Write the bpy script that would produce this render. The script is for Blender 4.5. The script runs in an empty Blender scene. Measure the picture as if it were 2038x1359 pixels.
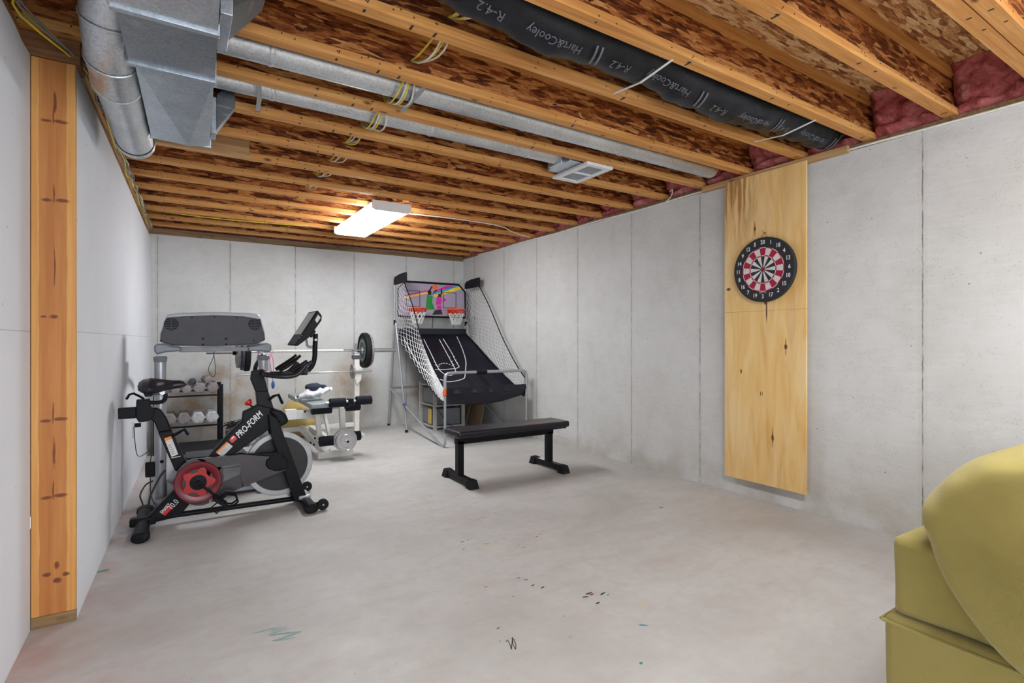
import bpy, bmesh, math, random
from mathutils import Vector, Matrix, noise
SC = bpy.context.scene
PI = math.pi
# ------------------------------------------------------------------ camera, world, lights, exposure
YAW = math.radians(32.54); FPX = 1050.0; CAMZ = 1.155
cam = bpy.data.cameras.new('camera'); cam.sensor_width = 36.0; cam.lens = 36.0 * FPX / 2038.0
cam.shift_y = -2.5 / 2038.0; cam.clip_start = 0.02; cam.clip_end = 60
camo = bpy.data.objects.new('camera', cam); SC.collection.objects.link(camo)
camo.location = (0, 0, CAMZ); camo.rotation_euler = (PI / 2, 0, -YAW); SC.camera = camo
w = bpy.data.worlds.new('world'); SC.world = w; w.use_nodes = True
w.node_tree.nodes['Background'].inputs[0].default_value = (0.85, 0.92, 1.0, 1)
w.node_tree.nodes['Background'].inputs[1].default_value = 0.6
SC.view_settings.view_transform = 'Standard'; SC.view_settings.look = 'None'
SC.view_settings.gamma = 1.0; SC.view_settings.use_curve_mapping = False
SC.view_settings.exposure = 1.12
FIX_STRENGTH = 17.0
SC.cycles.max_bounces = 8; SC.cycles.adaptive_threshold = 0.02; SC.cycles.caustics_reflective = False; SC.cycles.caustics_refractive = False
def area(name, loc, rot, sx, sy, power, col=(1, 1, 1)):
    l = bpy.data.lights.new(name, 'AREA'); l.shape = 'RECTANGLE'; l.size = sx; l.size_y = sy
    l.energy = power; l.color = col
    o = bpy.data.objects.new(name, l); SC.collection.objects.link(o); o.location = loc; o.rotation_euler = rot
    return o
# soft cool fill lamp added behind the camera; the room is closed there
area('rear_fill', (1.5, -4.3, 1.25), (PI / 2, 0, 0), 4.0, 2.0, 80, (0.80, 0.90, 1.0))

# ------------------------------------------------------------------ helpers
C = SC.collection
_o = {}
def base_of(p):
    while p.parent: p = p.parent
    return _o.get(p.name, Vector((0, 0, 0)))
def tag(o, label=None, cat=None, group=None, kind=None):
    if label: o['label'] = label
    if cat: o['category'] = cat
    if group: o['group'] = group
    if kind: o['kind'] = kind
    return o
def thing(name, label, cat, loc=(0, 0, 0), group=None):
    o = bpy.data.objects.new(name, None); C.objects.link(o); o.location = loc
    o.empty_display_size = 0.05
    _o[o.name] = Vector(loc)
    return tag(o, label, cat, group)
def obj(name, bm, mat, parent=None, bevel=0, smooth=35, sub=0, solid=0, keep=False, bseg=2):
    bmesh.ops.recalc_face_normals(bm, faces=bm.faces) if not keep == 'n' else None
    me = bpy.data.meshes.new(name)
    if parent is not None: off = base_of(parent)
    elif keep: off = Vector((0, 0, 0))
    else:
        xs = [v.co for v in bm.verts]
        off = Vector(((min(c.x for c in xs) + max(c.x for c in xs)) / 2, (min(c.y for c in xs) + max(c.y for c in xs)) / 2, min(c.z for c in xs)))
    bmesh.ops.translate(bm, verts=bm.verts, vec=-off)
    bm.to_mesh(me); bm.free()
    for m in (mat if isinstance(mat, (list, tuple)) else [mat]): me.materials.append(m)
    if smooth:
        me.shade_smooth(); me.set_sharp_from_angle(angle=math.radians(smooth))
    o = bpy.data.objects.new(name, me); C.objects.link(o)
    if parent is not None: o.parent = parent
    else: o.location = off; _o[o.name] = off
    if solid:
        m = o.modifiers.new('solid', 'SOLIDIFY'); m.thickness = solid; m.offset = 0
    if bevel:
        m = o.modifiers.new('bevel', 'BEVEL'); m.width = bevel; m.segments = bseg; m.limit_method = 'ANGLE'; m.angle_limit = math.radians(40)
    if sub:
        m = o.modifiers.new('sub', 'SUBSURF'); m.levels = sub; m.render_levels = sub
    return o
def struct(name, bm, mat, **k):
    o = obj(name, bm, mat, keep=True, **k); o['kind'] = 'structure'; return o
def dup(root, loc, label=None, group=None):
    r = root.copy(); C.objects.link(r); r.location = loc; _o[r.name] = Vector(loc)
    if label: r['label'] = label
    if group: r['group'] = group
    for ch in list(root.children):
        c = ch.copy(); C.objects.link(c); c.parent = r
        for g in ch.children:
            d = g.copy(); C.objects.link(d); d.parent = c
    return r
BM = bmesh.new
def face(bm, vs, mi=0):
    try:
        f = bm.faces.new(vs); f.material_index = mi; return f
    except ValueError: return None
def box(bm, x0, x1, y0, y1, z0, z1, mi=0, M=None):
    P = [Vector(p) for p in ((x0, y0, z0), (x1, y0, z0), (x1, y1, z0), (x0, y1, z0), (x0, y0, z1), (x1, y0, z1), (x1, y1, z1), (x0, y1, z1))]
    if M: P = [M @ p for p in P]
    v = [bm.verts.new(p) for p in P]
    for f in ((0, 3, 2, 1), (4, 5, 6, 7), (0, 1, 5, 4), (1, 2, 6, 5), (2, 3, 7, 6), (3, 0, 4, 7)): face(bm, [v[i] for i in f], mi)
    return bm
def frame_of(d, up=(0, 0, 1)):
    d = Vector(d).normalized(); u = Vector(up)
    if abs(d.dot(u)) > 0.98: u = Vector((0, 1, 0))
    s = d.cross(u).normalized(); t = s.cross(d).normalized()
    return d, s, t
def bar(bm, p, q, wd, ht, up=(0, 0, 1), mi=0):
    p, q = Vector(p), Vector(q); d, s, t = frame_of(q - p, up)
    v = []
    for c in (p, q):
        for a, b in ((-1, -1), (1, -1), (1, 1), (-1, 1)): v.append(bm.verts.new(c + s * a * wd / 2 + t * b * ht / 2))
    for f in ((3, 2, 1, 0), (4, 5, 6, 7), (0, 1, 5, 4), (1, 2, 6, 5), (2, 3, 7, 6), (3, 0, 4, 7)): face(bm, [v[i] for i in f], mi)
    return bm
def tube(bm, pts, r, n=10, closed=False, mi=0, sx=1.0, up=(0, 0, 1)):
    pts = [Vector(p) for p in pts]; N = len(pts); rings = []
    rr = r if isinstance(r, (list, tuple)) else [r] * N
    prev = None
    for i, p in enumerate(pts):
        a = pts[(i - 1) % N] if (closed or i > 0) else p
        b = pts[(i + 1) % N] if (closed or i < N - 1) else p
        d = (b - a)
        d = d.normalized() if d.length > 1e-9 else Vector((0, 0, 1))
        if prev is None: _, s, t = frame_of(d, up)
        else:
            s = prev - d * prev.dot(d)
            s = s.normalized() if s.length > 1e-6 else frame_of(d)[1]
            t = s.cross(d).normalized()
        prev = s
        rings.append([bm.verts.new(p + (s * math.cos(2 * PI * k / n) * sx + t * math.sin(2 * PI * k / n)) * rr[i]) for k in range(n)])
    M = N if closed else N - 1
    for i in range(M):
        A, B = rings[i], rings[(i + 1) % N]
        for k in range(n): face(bm, [A[k], A[(k + 1) % n], B[(k + 1) % n], B[k]], mi)
    if not closed:
        face(bm, rings[0][::-1], mi); face(bm, rings[-1], mi)
    return bm
def cyl(bm, p, q, r, n=20, r2=None, mi=0): return tube(bm, [p, q], [r, r if r2 is None else r2], n, mi=mi)
def lathe(bm, prof, c, axis, n=32, mi=0, mis=None):
    """prof: list of (radius, offset along axis)"""
    c = Vector(c); d, s, t = frame_of(axis); rings = []
    for r, h in prof:
        rings.append([bm.verts.new(c + d * h + (s * math.cos(2 * PI * k / n) + t * math.sin(2 * PI * k / n)) * max(r, 1e-4)) for k in range(n)])
    for i in range(len(rings) - 1):
        A, B = rings[i], rings[i + 1]
        for k in range(n): face(bm, [A[k], A[(k + 1) % n], B[(k + 1) % n], B[k]], mis[i] if mis else mi)
    if prof[0][0] <= 0.033: face(bm, rings[0][::-1], mis[0] if mis else mi)
    if prof[-1][0] <= 0.033: face(bm, rings[-1], mis[-1] if mis else mi)
    return bm
def spline(pts, n=8):
    P = [Vector(p) for p in pts]; out = []
    for i in range(len(P) - 1):
        p0 = P[max(i - 1, 0)]; p1 = P[i]; p2 = P[i + 1]; p3 = P[min(i + 2, len(P) - 1)]
        for k in range(n):
            t = k / n
            out.append(0.5 * ((2 * p1) + (p2 - p0) * t + (2 * p0 - 5 * p1 + 4 * p2 - p3) * t * t + (3 * p1 - p0 - 3 * p2 + p3) * t ** 3))
    out.append(P[-1]); return out
def prism(bm, poly, f, d0, d1, mi=0):
    A = [bm.verts.new(f(a, b, d0)) for a, b in poly]; B = [bm.verts.new(f(a, b, d1)) for a, b in poly]
    face(bm, A, mi); face(bm, B[::-1], mi); n = len(poly)
    for i in range(n): face(bm, [A[i], B[i], B[(i + 1) % n], A[(i + 1) % n]], mi)
    return bm
def grid(bm, fn, nu, nv, mi=0, wrap=False):
    V = [[bm.verts.new(fn(i / nu, j / nv)) for j in range(nv + 1)] for i in range(nu + (0 if wrap else 1))]
    m = len(V)
    for i in range(nu if wrap else nu):
        for j in range(nv):
            a, b = V[i % m], V[(i + 1) % m]
            face(bm, [a[j], b[j], b[j + 1], a[j + 1]], mi)
    return bm
def blob(bm, c, rx, ry, rz, e=1.0, amp=0, fr=4, seed=0, n=24, M=None, mi=0):
    c = Vector(c)
    def sg(x, p): return math.copysign(abs(x) ** p, x)
    V = []
    m = n // 2
    for j in range(m + 1):
        ph = -PI / 2 + PI * j / m
        if j in (0, m):
            V.append([Vector((0, 0, rz * math.sin(ph)))]); continue
        V.append([Vector((rx * sg(math.cos(ph), e) * sg(math.cos(2 * PI * i / n), e), ry * sg(math.cos(ph), e) * sg(math.sin(2 * PI * i / n), e), rz * sg(math.sin(ph), e))) for i in range(n)])
    W = []
    for row in V:
        r2 = []
        for p in row:
            if amp:
                k = noise.noise(p * fr + Vector((seed * 7.1, seed * 3.3, 0))) * amp
                p = p + p.normalized() * k
            if M: p = M @ p
            r2.append(bm.verts.new(c + p))
        W.append(r2)
    for j in range(m):
        A, B = W[j], W[j + 1]
        for i in range(n):
            k = (i + 1) % n
            if len(A) == 1: face(bm, [A[0], B[k], B[i]], mi)
            elif len(B) == 1: face(bm, [A[i], A[k], B[0]], mi)
            else: face(bm, [A[i], A[k], B[k], B[i]], mi)
    return bm
def circ(cx, cy, r, n=32, a0=0, a1=2 * PI, end=False):
    return [(cx + r * math.cos(a0 + (a1 - a0) * i / n), cy + r * math.sin(a0 + (a1 - a0) * i / n)) for i in range(n + (1 if end else 0))]
def text_bm(s, size, f, depth=0.0006, bold=False, mi=0, bm=None, align='CENTER', shear=0):
    """text laid with f(a,b,d) -> world point; a along the line, b up"""
    cu = bpy.data.curves.new('lettering', 'FONT'); cu.body = s; cu.size = size; cu.align_x = align; cu.align_y = 'CENTER'
    cu.resolution_u = 2; cu.shear = shear
    if bold: cu.offset = size * 0.02
    o = bpy.data.objects.new('lettering', cu); C.objects.link(o)
    dg = bpy.context.evaluated_depsgraph_get(); me = bpy.data.meshes.new_from_object(o.evaluated_get(dg))
    C.objects.unlink(o); bpy.data.objects.remove(o); bpy.data.curves.remove(cu)
    bm = bm or BM()
    vs = [bm.verts.new(f(v.co.x, v.co.y, depth)) for v in me.vertices]
    for p in me.polygons: face(bm, [vs[i] for i in p.vertices], mi)
    bpy.data.meshes.remove(me)
    return bm
# sight-line helpers: where a direction seen in the photo meets a known plane of the room
_F = Vector((math.sin(YAW), math.cos(YAW), 0)); _R = Vector((math.cos(YAW), -math.sin(YAW), 0))
def _ray(u, v): return _F * FPX + _R * (u - 1019) + Vector((0, 0, 677 - v))
def on_y(u, v, Y): d = _ray(u, v); t = Y / d.y; return Vector((d.x * t, Y, CAMZ + d.z * t))
def on_x(u, v, X): d = _ray(u, v); t = X / d.x; return Vector((X, d.y * t, CAMZ + d.z * t))
def on_z(u, v, Z=0.0): d = _ray(u, v); t = (Z - CAMZ) / d.z; return Vector((d.x * t, d.y * t, Z))

# ------------------------------------------------------------------ materials
class G:
    def __init__(s, name):
        s.m = bpy.data.materials.new(name); s.m.use_nodes = True; s.t = s.m.node_tree; s.t.nodes.clear()
        s.o = s.t.nodes.new('ShaderNodeOutputMaterial'); s.b = s.t.nodes.new('ShaderNodeBsdfPrincipled')
        s.t.links.new(s.b.outputs[0], s.o.inputs[0])
    def new(s, k, **kw):
        n = s.t.nodes.new(k)
        for a, b in kw.items(): setattr(n, a, b)
        return n
    def put(s, sock, v):
        if v is None: return
        if isinstance(v, bpy.types.NodeSocket): s.t.links.new(v, sock)
        else:
            if isinstance(v, (tuple, list)) and len(v) == 3 and sock.type == 'RGBA': v = (*v, 1)
            sock.default_value = v
    def co(s, scale=(1, 1, 1), rot=(0, 0, 0), loc=(0, 0, 0), rnd=0):
        c = s.new('ShaderNodeTexCoord'); mp = s.new('ShaderNodeMapping'); v = c.outputs['Object']
        if rnd:
            oi = s.new('ShaderNodeObjectInfo'); vm = s.new('ShaderNodeVectorMath', operation='ADD')
            sc = s.new('ShaderNodeMath', operation='MULTIPLY'); s.put(sc.inputs[0], oi.outputs['Random']); sc.inputs[1].default_value = rnd
            s.put(vm.inputs[0], v); s.put(vm.inputs[1], sc.outputs[0]); v = vm.outputs[0]
        s.put(mp.inputs[0], v); mp.inputs['Scale'].default_value = scale; mp.inputs['Rotation'].default_value = rot; mp.inputs['Location'].default_value = loc
        return mp.outputs[0]
    def noise(s, v, scale=5, detail=4, rough=0.55, dist=0):
        n = s.new('ShaderNodeTexNoise'); s.put(n.inputs['Vector'], v); n.inputs['Scale'].default_value = scale
        n.inputs['Detail'].default_value = detail; n.inputs['Roughness'].default_value = rough; n.inputs['Distortion'].default_value = dist
        return n.outputs['Fac']
    def vor(s, v, scale=5, out='Distance', feature='F1', rand=1):
        n = s.new('ShaderNodeTexVoronoi', feature=feature); s.put(n.inputs['Vector'], v); n.inputs['Scale'].default_value = scale; n.inputs['Randomness'].default_value = rand
        return n.outputs[out]
    def wave(s, v, scale=5, dist=3, detail=2):
        n = s.new('ShaderNodeTexWave'); s.put(n.inputs['Vector'], v); n.inputs['Scale'].default_value = scale; n.inputs['Distortion'].default_value = dist; n.inputs['Detail'].default_value = detail
        return n.outputs['Fac']
    def ramp(s, f, st, interp='LINEAR'):
        n = s.new('ShaderNodeValToRGB'); s.put(n.inputs[0], f); r = n.color_ramp; r.interpolation = interp
        while len(r.elements) < len(st): r.elements.new(0.5)
        for e, (p, c) in zip(r.elements, st): e.position = p; e.color = (c, c, c, 1) if isinstance(c, (int, float)) else (*c, 1)
        return n.outputs[0]
    def mix(s, f, a, b, mode='MIX'):
        n = s.new('ShaderNodeMix', data_type='RGBA', blend_type=mode); s.put(n.inputs[0], f); s.put(n.inputs[6], a); s.put(n.inputs[7], b)
        return n.outputs[2]
    def math(s, op, a, b=None, clamp=False):
        n = s.new('ShaderNodeMath', operation=op, use_clamp=clamp); s.put(n.inputs[0], a)
        if b is not None: s.put(n.inputs[1], b)
        return n.outputs[0]
    def sep(s, v):
        n = s.new('ShaderNodeSeparateXYZ'); s.put(n.inputs[0], v); return n.outputs
    def bump(s, h, st=0.3, d=0.01):
        n = s.new('ShaderNodeBump'); s.put(n.inputs['Height'], h); n.inputs['Strength'].default_value = st; n.inputs['Distance'].default_value = d
        s.t.links.new(n.outputs[0], s.b.inputs['Normal'])
    def fin(s, col, rough=0.6, metal=0.0, spec=None, emis=None, es=0, coat=0, trans=0):
        s.put(s.b.inputs['Base Color'], col); s.put(s.b.inputs['Roughness'], rough); s.b.inputs['Metallic'].default_value = metal
        if spec is not None: s.b.inputs['Specular IOR Level'].default_value = spec
        if emis is not None: s.put(s.b.inputs['Emission Color'], emis); s.b.inputs['Emission Strength'].default_value = es
        if coat: s.b.inputs['Coat Weight'].default_value = coat
        if trans: s.b.inputs['Transmission Weight'].default_value = trans
        return s.m
def plain(name, col, rough=0.5, metal=0, var=0.12, scale=14, bump=0.0, spec=None, coat=0):
    g = G(name); n = g.noise(g.co(), scale, 4)
    a = tuple(c * (1 - var) for c in col); b = tuple(min(1, c * (1 + var)) for c in col)
    if bump: g.bump(g.noise(g.co(), scale * 6, 3), bump, 0.004)
    return g.fin(g.ramp(n, [(0.3, a), (0.7, b)]), rough, metal, spec, coat=coat)
def line_mask(g, coord, xs, hw, wob=None):
    """1 on thin lines at coord == x for x in xs"""
    cur = None
    c = coord
    if wob is not None: c = g.math('ADD', coord, wob)
    for x in xs:
        d = g.math('ABSOLUTE', g.math('SUBTRACT', c, x)); l = g.math('LESS_THAN', d, hw)
        cur = l if cur is None else g.math('MAXIMUM', cur, l)
    return cur
def concrete_wall(name, axis, seams, stains=()):
    g = G(name); v = g.co(); big = g.noise(v, 1.3, 6, 0.6); med = g.noise(v, 9, 6, 0.65)
    col = g.ramp(big, [(0.30, (0.585, 0.585, 0.565)), (0.5, (0.645, 0.645, 0.635)), (0.72, (0.695, 0.70, 0.70))])
    col = g.mix(g.ramp(med, [(0.45, 0.0), (0.78, 0.28)]), col, (0.49, 0.475, 0.44))
    # horizontal trowel / board streaks
    sc_ = g.noise(g.co((1, 1, 1), (0.5, 0.3, 0.2)), 42, 8, 0.85, 1.0); col = g.mix(g.ramp(sc_, [(0.57, 0.0), (0.68, 0.6)]), col, (0.38, 0.37, 0.35))
    st = g.noise(g.co((2.5, 2.5, 30)), 2.0, 3); col = g.mix(g.ramp(st, [(0.5, 0.0), (0.8, 0.22)]), col, (0.80, 0.80, 0.80))
    pit = g.vor(v, 75, 'Distance'); pm = g.math('MULTIPLY', g.math('LESS_THAN', pit, 0.12), g.math('GREATER_THAN', g.noise(v, 9, 4), 0.50))
    col = g.mix(g.math('MULTIPLY', pm, 0.8), col, (0.10, 0.09, 0.08))
    pit2 = g.vor(v, 9, 'Distance'); pm2 = g.math('LESS_THAN', pit2, 0.035); col = g.mix(g.math('MULTIPLY', pm2, 0.8), col, (0.08, 0.075, 0.07))
    xyz = g.sep(v)
    wob = g.math('MULTIPLY', g.math('SUBTRACT', g.noise(g.co((1, 1, 1)), 25, 3), 0.5), 0.008)
    ln = line_mask(g, xyz[axis], seams, 0.0035, wob)
    brk = g.math('GREATER_THAN', g.noise(v, 11, 3), 0.42)
    col = g.mix(g.math('MULTIPLY', g.math('MULTIPLY', ln, g.ramp(g.noise(v, 13, 4), [(0.38, 0.3), (0.55, 1.0)])), 0.8), col, (0.13, 0.12, 0.11))
    wide = line_mask(g, xyz[axis], seams, 0.022, g.math('MULTIPLY', wob, 3.0))
    col = g.mix(g.math('MULTIPLY', wide, 0.10), col, (0.36, 0.34, 0.31))
    # damp staining patches low down
    low = g.math('MULTIPLY', g.ramp(xyz[2], [(0.02, 1.0), (0.32, 0.0)]), g.ramp(g.noise(v, 4, 4), [(0.4, 0.0), (0.65, 1.0)]))
    col = g.mix(g.math('MULTIPLY', low, 0.5), col, (0.36, 0.31, 0.24))
    for (a, z, ra, rz, am) in stains:
        da = g.math('DIVIDE', g.math('SUBTRACT', xyz[axis], a), ra); dz = g.math('DIVIDE', g.math('SUBTRACT', xyz[2], z), rz)
        d2 = g.math('ADD', g.math('MULTIPLY', da, da), g.math('MULTIPLY', dz, dz))
        k = g.math('MULTIPLY', g.ramp(d2, [(0.0, 1.0), (1.0, 0.0)]), g.ramp(g.noise(v, 6, 5), [(0.40, 0.0), (0.66, am)]))
        col = g.mix(k, col, (0.42, 0.27, 0.13))
    g.bump(g.math('SUBTRACT', g.noise(v, 40, 6), g.math('ADD', pm, ln)), 0.25, 0.006)
    return g.fin(col, 0.85, spec=0.25)
def wood(name, axis, c1, c2, c3, knots=0.5, rnd=7.0, rough=0.6, gs=1.0):
    sc = [34 * gs, 34 * gs, 34 * gs]; sc[axis] = 1.6
    g = G(name); v = g.co(tuple(sc), rnd=rnd); n = g.noise(v, 1.0, 5, 0.6, 0.6)
    col = g.ramp(n, [(0.28, c1), (0.5, c2), (0.72, c3)])
    s2 = [70 * gs, 70 * gs, 70 * gs]; s2[axis] = 2.5
    fine = g.noise(g.co(tuple(s2), rnd=rnd), 1.6, 3); col = g.mix(g.ramp(fine, [(0.45, 0.0), (0.75, 0.35)]), col, tuple(c * 0.62 for c in c1))
    if knots:
        s3 = [1, 1, 1]; s3[axis] = 0.45
        k = g.vor(g.co(tuple(s3), rnd=rnd), 9, 'Distance'); km = g.ramp(k, [(0.05, 1.0), (0.13, 0.0)])
        col = g.mix(g.math('MULTIPLY', km, knots), col, (0.10, 0.035, 0.012))
    g.bump(n, 0.12, 0.003)
    return g.fin(col, rough, spec=0.3)
def osb(name, ax, cols, scale=22, rnd=5.0, contrast=1.0):
    """ax: 'xz' for joist webs, 'xy' for the deck"""
    g = G(name)
    def layer(rot, sx, sy, off):
        if ax == 'xz': return g.co((sx, 0.2, sy), (0, rot, 0), (off, off, off), rnd)
        return g.co((sx, sy, 0.2), (0, 0, rot), (off, off, off), rnd)
    a = g.sep(g.vor(layer(0.2, 0.3, 2.0, 0), scale, 'Color'))[0]; b = g.sep(g.vor(layer(-0.5, 0.32, 1.9, 3.7), scale * 0.9, 'Color'))[1]
    c = g.sep(g.vor(layer(1.0, 0.4, 1.6, 9.1), scale * 1.1, 'Color'))[2]
    m1 = g.math('GREATER_THAN', g.sep(g.vor(layer(-0.5, 0.32, 1.9, 3.7), scale * 0.9, 'Color'))[2], 0.62)
    m2 = g.math('GREATER_THAN', g.sep(g.vor(layer(1.0, 0.4, 1.6, 9.1), scale * 1.1, 'Color'))[0], 0.76)
    f = g.mix(m1, a, b); f = g.mix(m2, f, c)
    d1 = g.sep(g.vor(layer(-0.15, 0.3, 2.4, 5.5), scale * 2.1, 'Color'))[0]; d2 = g.sep(g.vor(layer(0.6, 0.4, 2.2, 7.5), scale * 2.4, 'Color'))[1]
    f = g.mix(0.27, f, g.mix(g.math('GREATER_THAN', g.noise(layer(0, 1, 1, 2), 14, 2), 0.5), d1, d2))
    gr = g.noise(layer(0.2, 6, 60, 1), 2.0, 4); f = g.mix(0.35 if contrast >= 1 else 0.5, f, gr)
    col = g.ramp(f, cols)
    g.bump(f, 0.3, 0.003)
    return g.fin(col, 0.6, spec=0.3)
def galv(name, base=(0.56, 0.60, 0.64), rough=0.38, axis=None):
    g = G(name); v = g.co(); s = g.sep(g.vor(v, 150, 'Color'))[0]; n = g.noise(v, 3.5, 7, 0.65)
    a = tuple(c * 0.78 for c in base); b = tuple(min(1, c * 1.22) for c in base)
    col = g.ramp(g.mix(0.25, n, s), [(0.3, a), (0.5, base), (0.75, b)])
    col = g.mix(g.ramp(g.noise(g.co((1, 1, 5)), 7, 4), [(0.58, 0.0), (0.8, 0.35)]), col, (0.80, 0.82, 0.84))
    g.bump(g.noise(v, 6, 3), 0.08, 0.01)
    return g.fin(col, g.ramp(n, [(0.3, rough - 0.03), (0.7, rough + 0.06)]), 0.82)
M = {}
M['wall_r'] = concrete_wall('poured concrete wall', 1, (0.2, 1.276, 2.79, 3.551, 4.332, 5.087, 5.82, 6.62), ())
M['wall_b'] = concrete_wall('poured concrete end wall', 0, (-0.167, 0.539, 1.255, 1.981, 2.70, 3.43), ((0.35, 0.5, 0.6, 0.55, 0.9), (1.98, 0.55, 0.35, 0.5, 0.8), (1.25, 0.9, 0.2, 0.35, 0.25), (3.1, 0.35, 0.6, 0.4, 0.7)))
def _floor():
    g = G('concrete floor'); v = g.co(); xyz = g.sep(v)
    col = g.ramp(g.noise(v, 0.9, 7, 0.6, 0.4), [(0.3, (0.44, 0.425, 0.405)), (0.52, (0.55, 0.54, 0.53)), (0.75, (0.63, 0.625, 0.62))])
    sw = g.noise(g.co((1.0, 3.2, 1), (0, 0, 0.5)), 2.6, 6, 0.65, 0.7); col = g.mix(g.ramp(sw, [(0.5, 0.0), (0.75, 0.4)]), col, (0.40, 0.355, 0.31))
    col = g.mix(g.ramp(g.noise(v, 14, 6, 0.7), [(0.45, 0.0), (0.8, 0.45)]), col, (0.39, 0.37, 0.35))
    # reddish chalk stain along the plasterboard wall
    e = g.math('MULTIPLY', g.ramp(g.math('ADD', xyz[0], 0.45), [(0.0, 1.0), (0.42, 0.0)]), g.ramp(g.noise(v, 3.2, 5), [(0.38, 0.0), (0.6, 1.0)]))
    col = g.mix(g.math('MULTIPLY', e, 0.55), col, (0.42, 0.20, 0.17))
    r2 = g.ramp(g.noise(g.co((1, 2.2, 1), (0, 0, 0.45)), 1.7, 6, 0.6, 0.5), [(0.55, 0.0), (0.7, 0.28)]); col = g.mix(r2, col, (0.47, 0.36, 0.31))
    sp = g.vor(v, 24, 'Distance'); spm = g.math('MULTIPLY', g.math('LESS_THAN', sp, 0.05), g.math('GREATER_THAN', g.noise(v, 2.3, 2), 0.55))
    col = g.mix(g.math('MULTIPLY', spm, 0.75), col, (0.09, 0.08, 0.075))
    g.bump(g.noise(v, 30, 6), 0.10, 0.004)
    return g.fin(col, g.ramp(g.noise(v, 3, 4), [(0.3, 0.42), (0.7, 0.62)]), spec=0.35)
M['floor'] = _floor()
def _dry():
    g = G('bare plasterboard'); v = g.co(); col = g.ramp(g.noise(v, 1.5, 5), [(0.3, (0.74, 0.765, 0.82)), (0.7, (0.80, 0.82, 0.87))])
    sp = g.vor(v, 7, 'Distance'); col = g.mix(g.math('MULTIPLY', g.math('LESS_THAN', sp, 0.03), 0.7), col, (0.2, 0.2, 0.22))
    z = g.sep(v)[2]; seam = line_mask(g, z, (1.19,), 0.0022); col = g.mix(g.math('MULTIPLY', seam, 0.45), col, (0.35, 0.36, 0.38))
    g.bump(g.noise(v, 60, 3), 0.05, 0.002)
    return g.fin(col, 0.75, spec=0.2)
M['dry'] = _dry()
M['dry_edge'] = plain('torn plasterboard edge', (0.62, 0.61, 0.57), 0.9, bump=0.6, scale=40)
M['flange'] = wood('spruce flange', 0, (0.52, 0.20, 0.050), (0.68, 0.32, 0.090), (0.78, 0.43, 0.16), 0.9)
M['web'] = osb('oriented strand web', 'xz', [(0.27, (0.070, 0.016, 0.005)), (0.42, (0.23, 0.060, 0.015)), (0.56, (0.44, 0.145, 0.036)), (0.80, (0.76, 0.38, 0.13))], 28)
M['deck'] = osb('oriented strand deck', 'xy', [(0.26, (0.20, 0.065, 0.022)), (0.42, (0.45, 0.19, 0.065)), (0.56, (0.66, 0.37, 0.15)), (0.78, (0.86, 0.62, 0.35))], 25, 0)
M['lumber_y'] = wood('fir plate', 1, (0.40, 0.21, 0.09), (0.55, 0.32, 0.14), (0.66, 0.43, 0.22), 0.6)
M['lumber_x'] = wood('fir board', 0, (0.42, 0.23, 0.10), (0.58, 0.35, 0.16), (0.70, 0.47, 0.25), 0.5)
M['darklumber'] = wood('weathered header', 0, (0.14, 0.06, 0.025), (0.24, 0.11, 0.045), (0.32, 0.16, 0.07), 0.5)
M['treated'] = wood('treated base plate', 0, (0.12, 0.075, 0.035), (0.24, 0.15, 0.07), (0.34, 0.22, 0.11), 0.5)
def spots(g, A, Z, lst):
    cur = None
    for (a, z, ra, rz) in lst:
        da = g.math('DIVIDE', g.math('SUBTRACT', A, a), ra); dz = g.math('DIVIDE', g.math('SUBTRACT', Z, z), rz)
        d = g.math('ADD', g.math('MULTIPLY', da, da), g.math('MULTIPLY', dz, dz))
        cur = d if cur is None else g.math('MINIMUM', cur, d)
    return cur
def _post():
    g = G('knotty pine post'); v = g.co((34, 34, 1.4)); n = g.noise(v, 1.0, 5, 0.6, 0.5); xyz = g.sep(g.co())
    wob = g.math('MULTIPLY', g.math('SUBTRACT', g.noise(g.co((0.5, 0.5, 2)), 2.2, 2), 0.5), 0.02)
    x = g.math('ADD', xyz[0], wob)
    mid = g.math('LESS_THAN', g.math('ABSOLUTE', g.math('SUBTRACT', x, -0.002)), 0.043)
    lightc = g.ramp(n, [(0.3, (0.58, 0.25, 0.060)), (0.7, (0.70, 0.37, 0.115))]); darkc = g.ramp(n, [(0.3, (0.42, 0.145, 0.035)), (0.7, (0.56, 0.235, 0.065))])
    col = g.mix(mid, lightc, darkc)
    ks = []
    for z in (2.04, 1.72, 0.83, 0.52): ks += [(-0.022, z, 0.020, 0.008), (0.024, z + 0.004, 0.026, 0.009), (0.0, z + 0.03, 0.003, 0.05)]
    ks += [(0.004, 2.12, 0.006, 0.055), (0.0, 1.25, 0.018, 0.010), (-0.03, 1.25, 0.012, 0.006), (0.002, 0.70, 0.005, 0.07), (0.012, 0.18, 0.016, 0.014), (0.04, 0.2, 0.014, 0.010), (-0.02, 0.21, 0.016, 0.010), (0.002, 1.45, 0.003, 0.1), (0.01, 0.24, 0.01, 0.02)]
    d = spots(g, x, xyz[2], ks); d = g.math('ADD', d, g.math('MULTIPLY', g.math('SUBTRACT', g.noise(g.co(), 60, 3), 0.5), 1.2))
    col = g.mix(g.ramp(d, [(0.3, 0.95), (1.6, 0.0)]), col, (0.16, 0.045, 0.015))
    g.bump(n, 0.15, 0.004)
    return g.fin(col, 0.5, spec=0.35)
M['post'] = _post()
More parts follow.
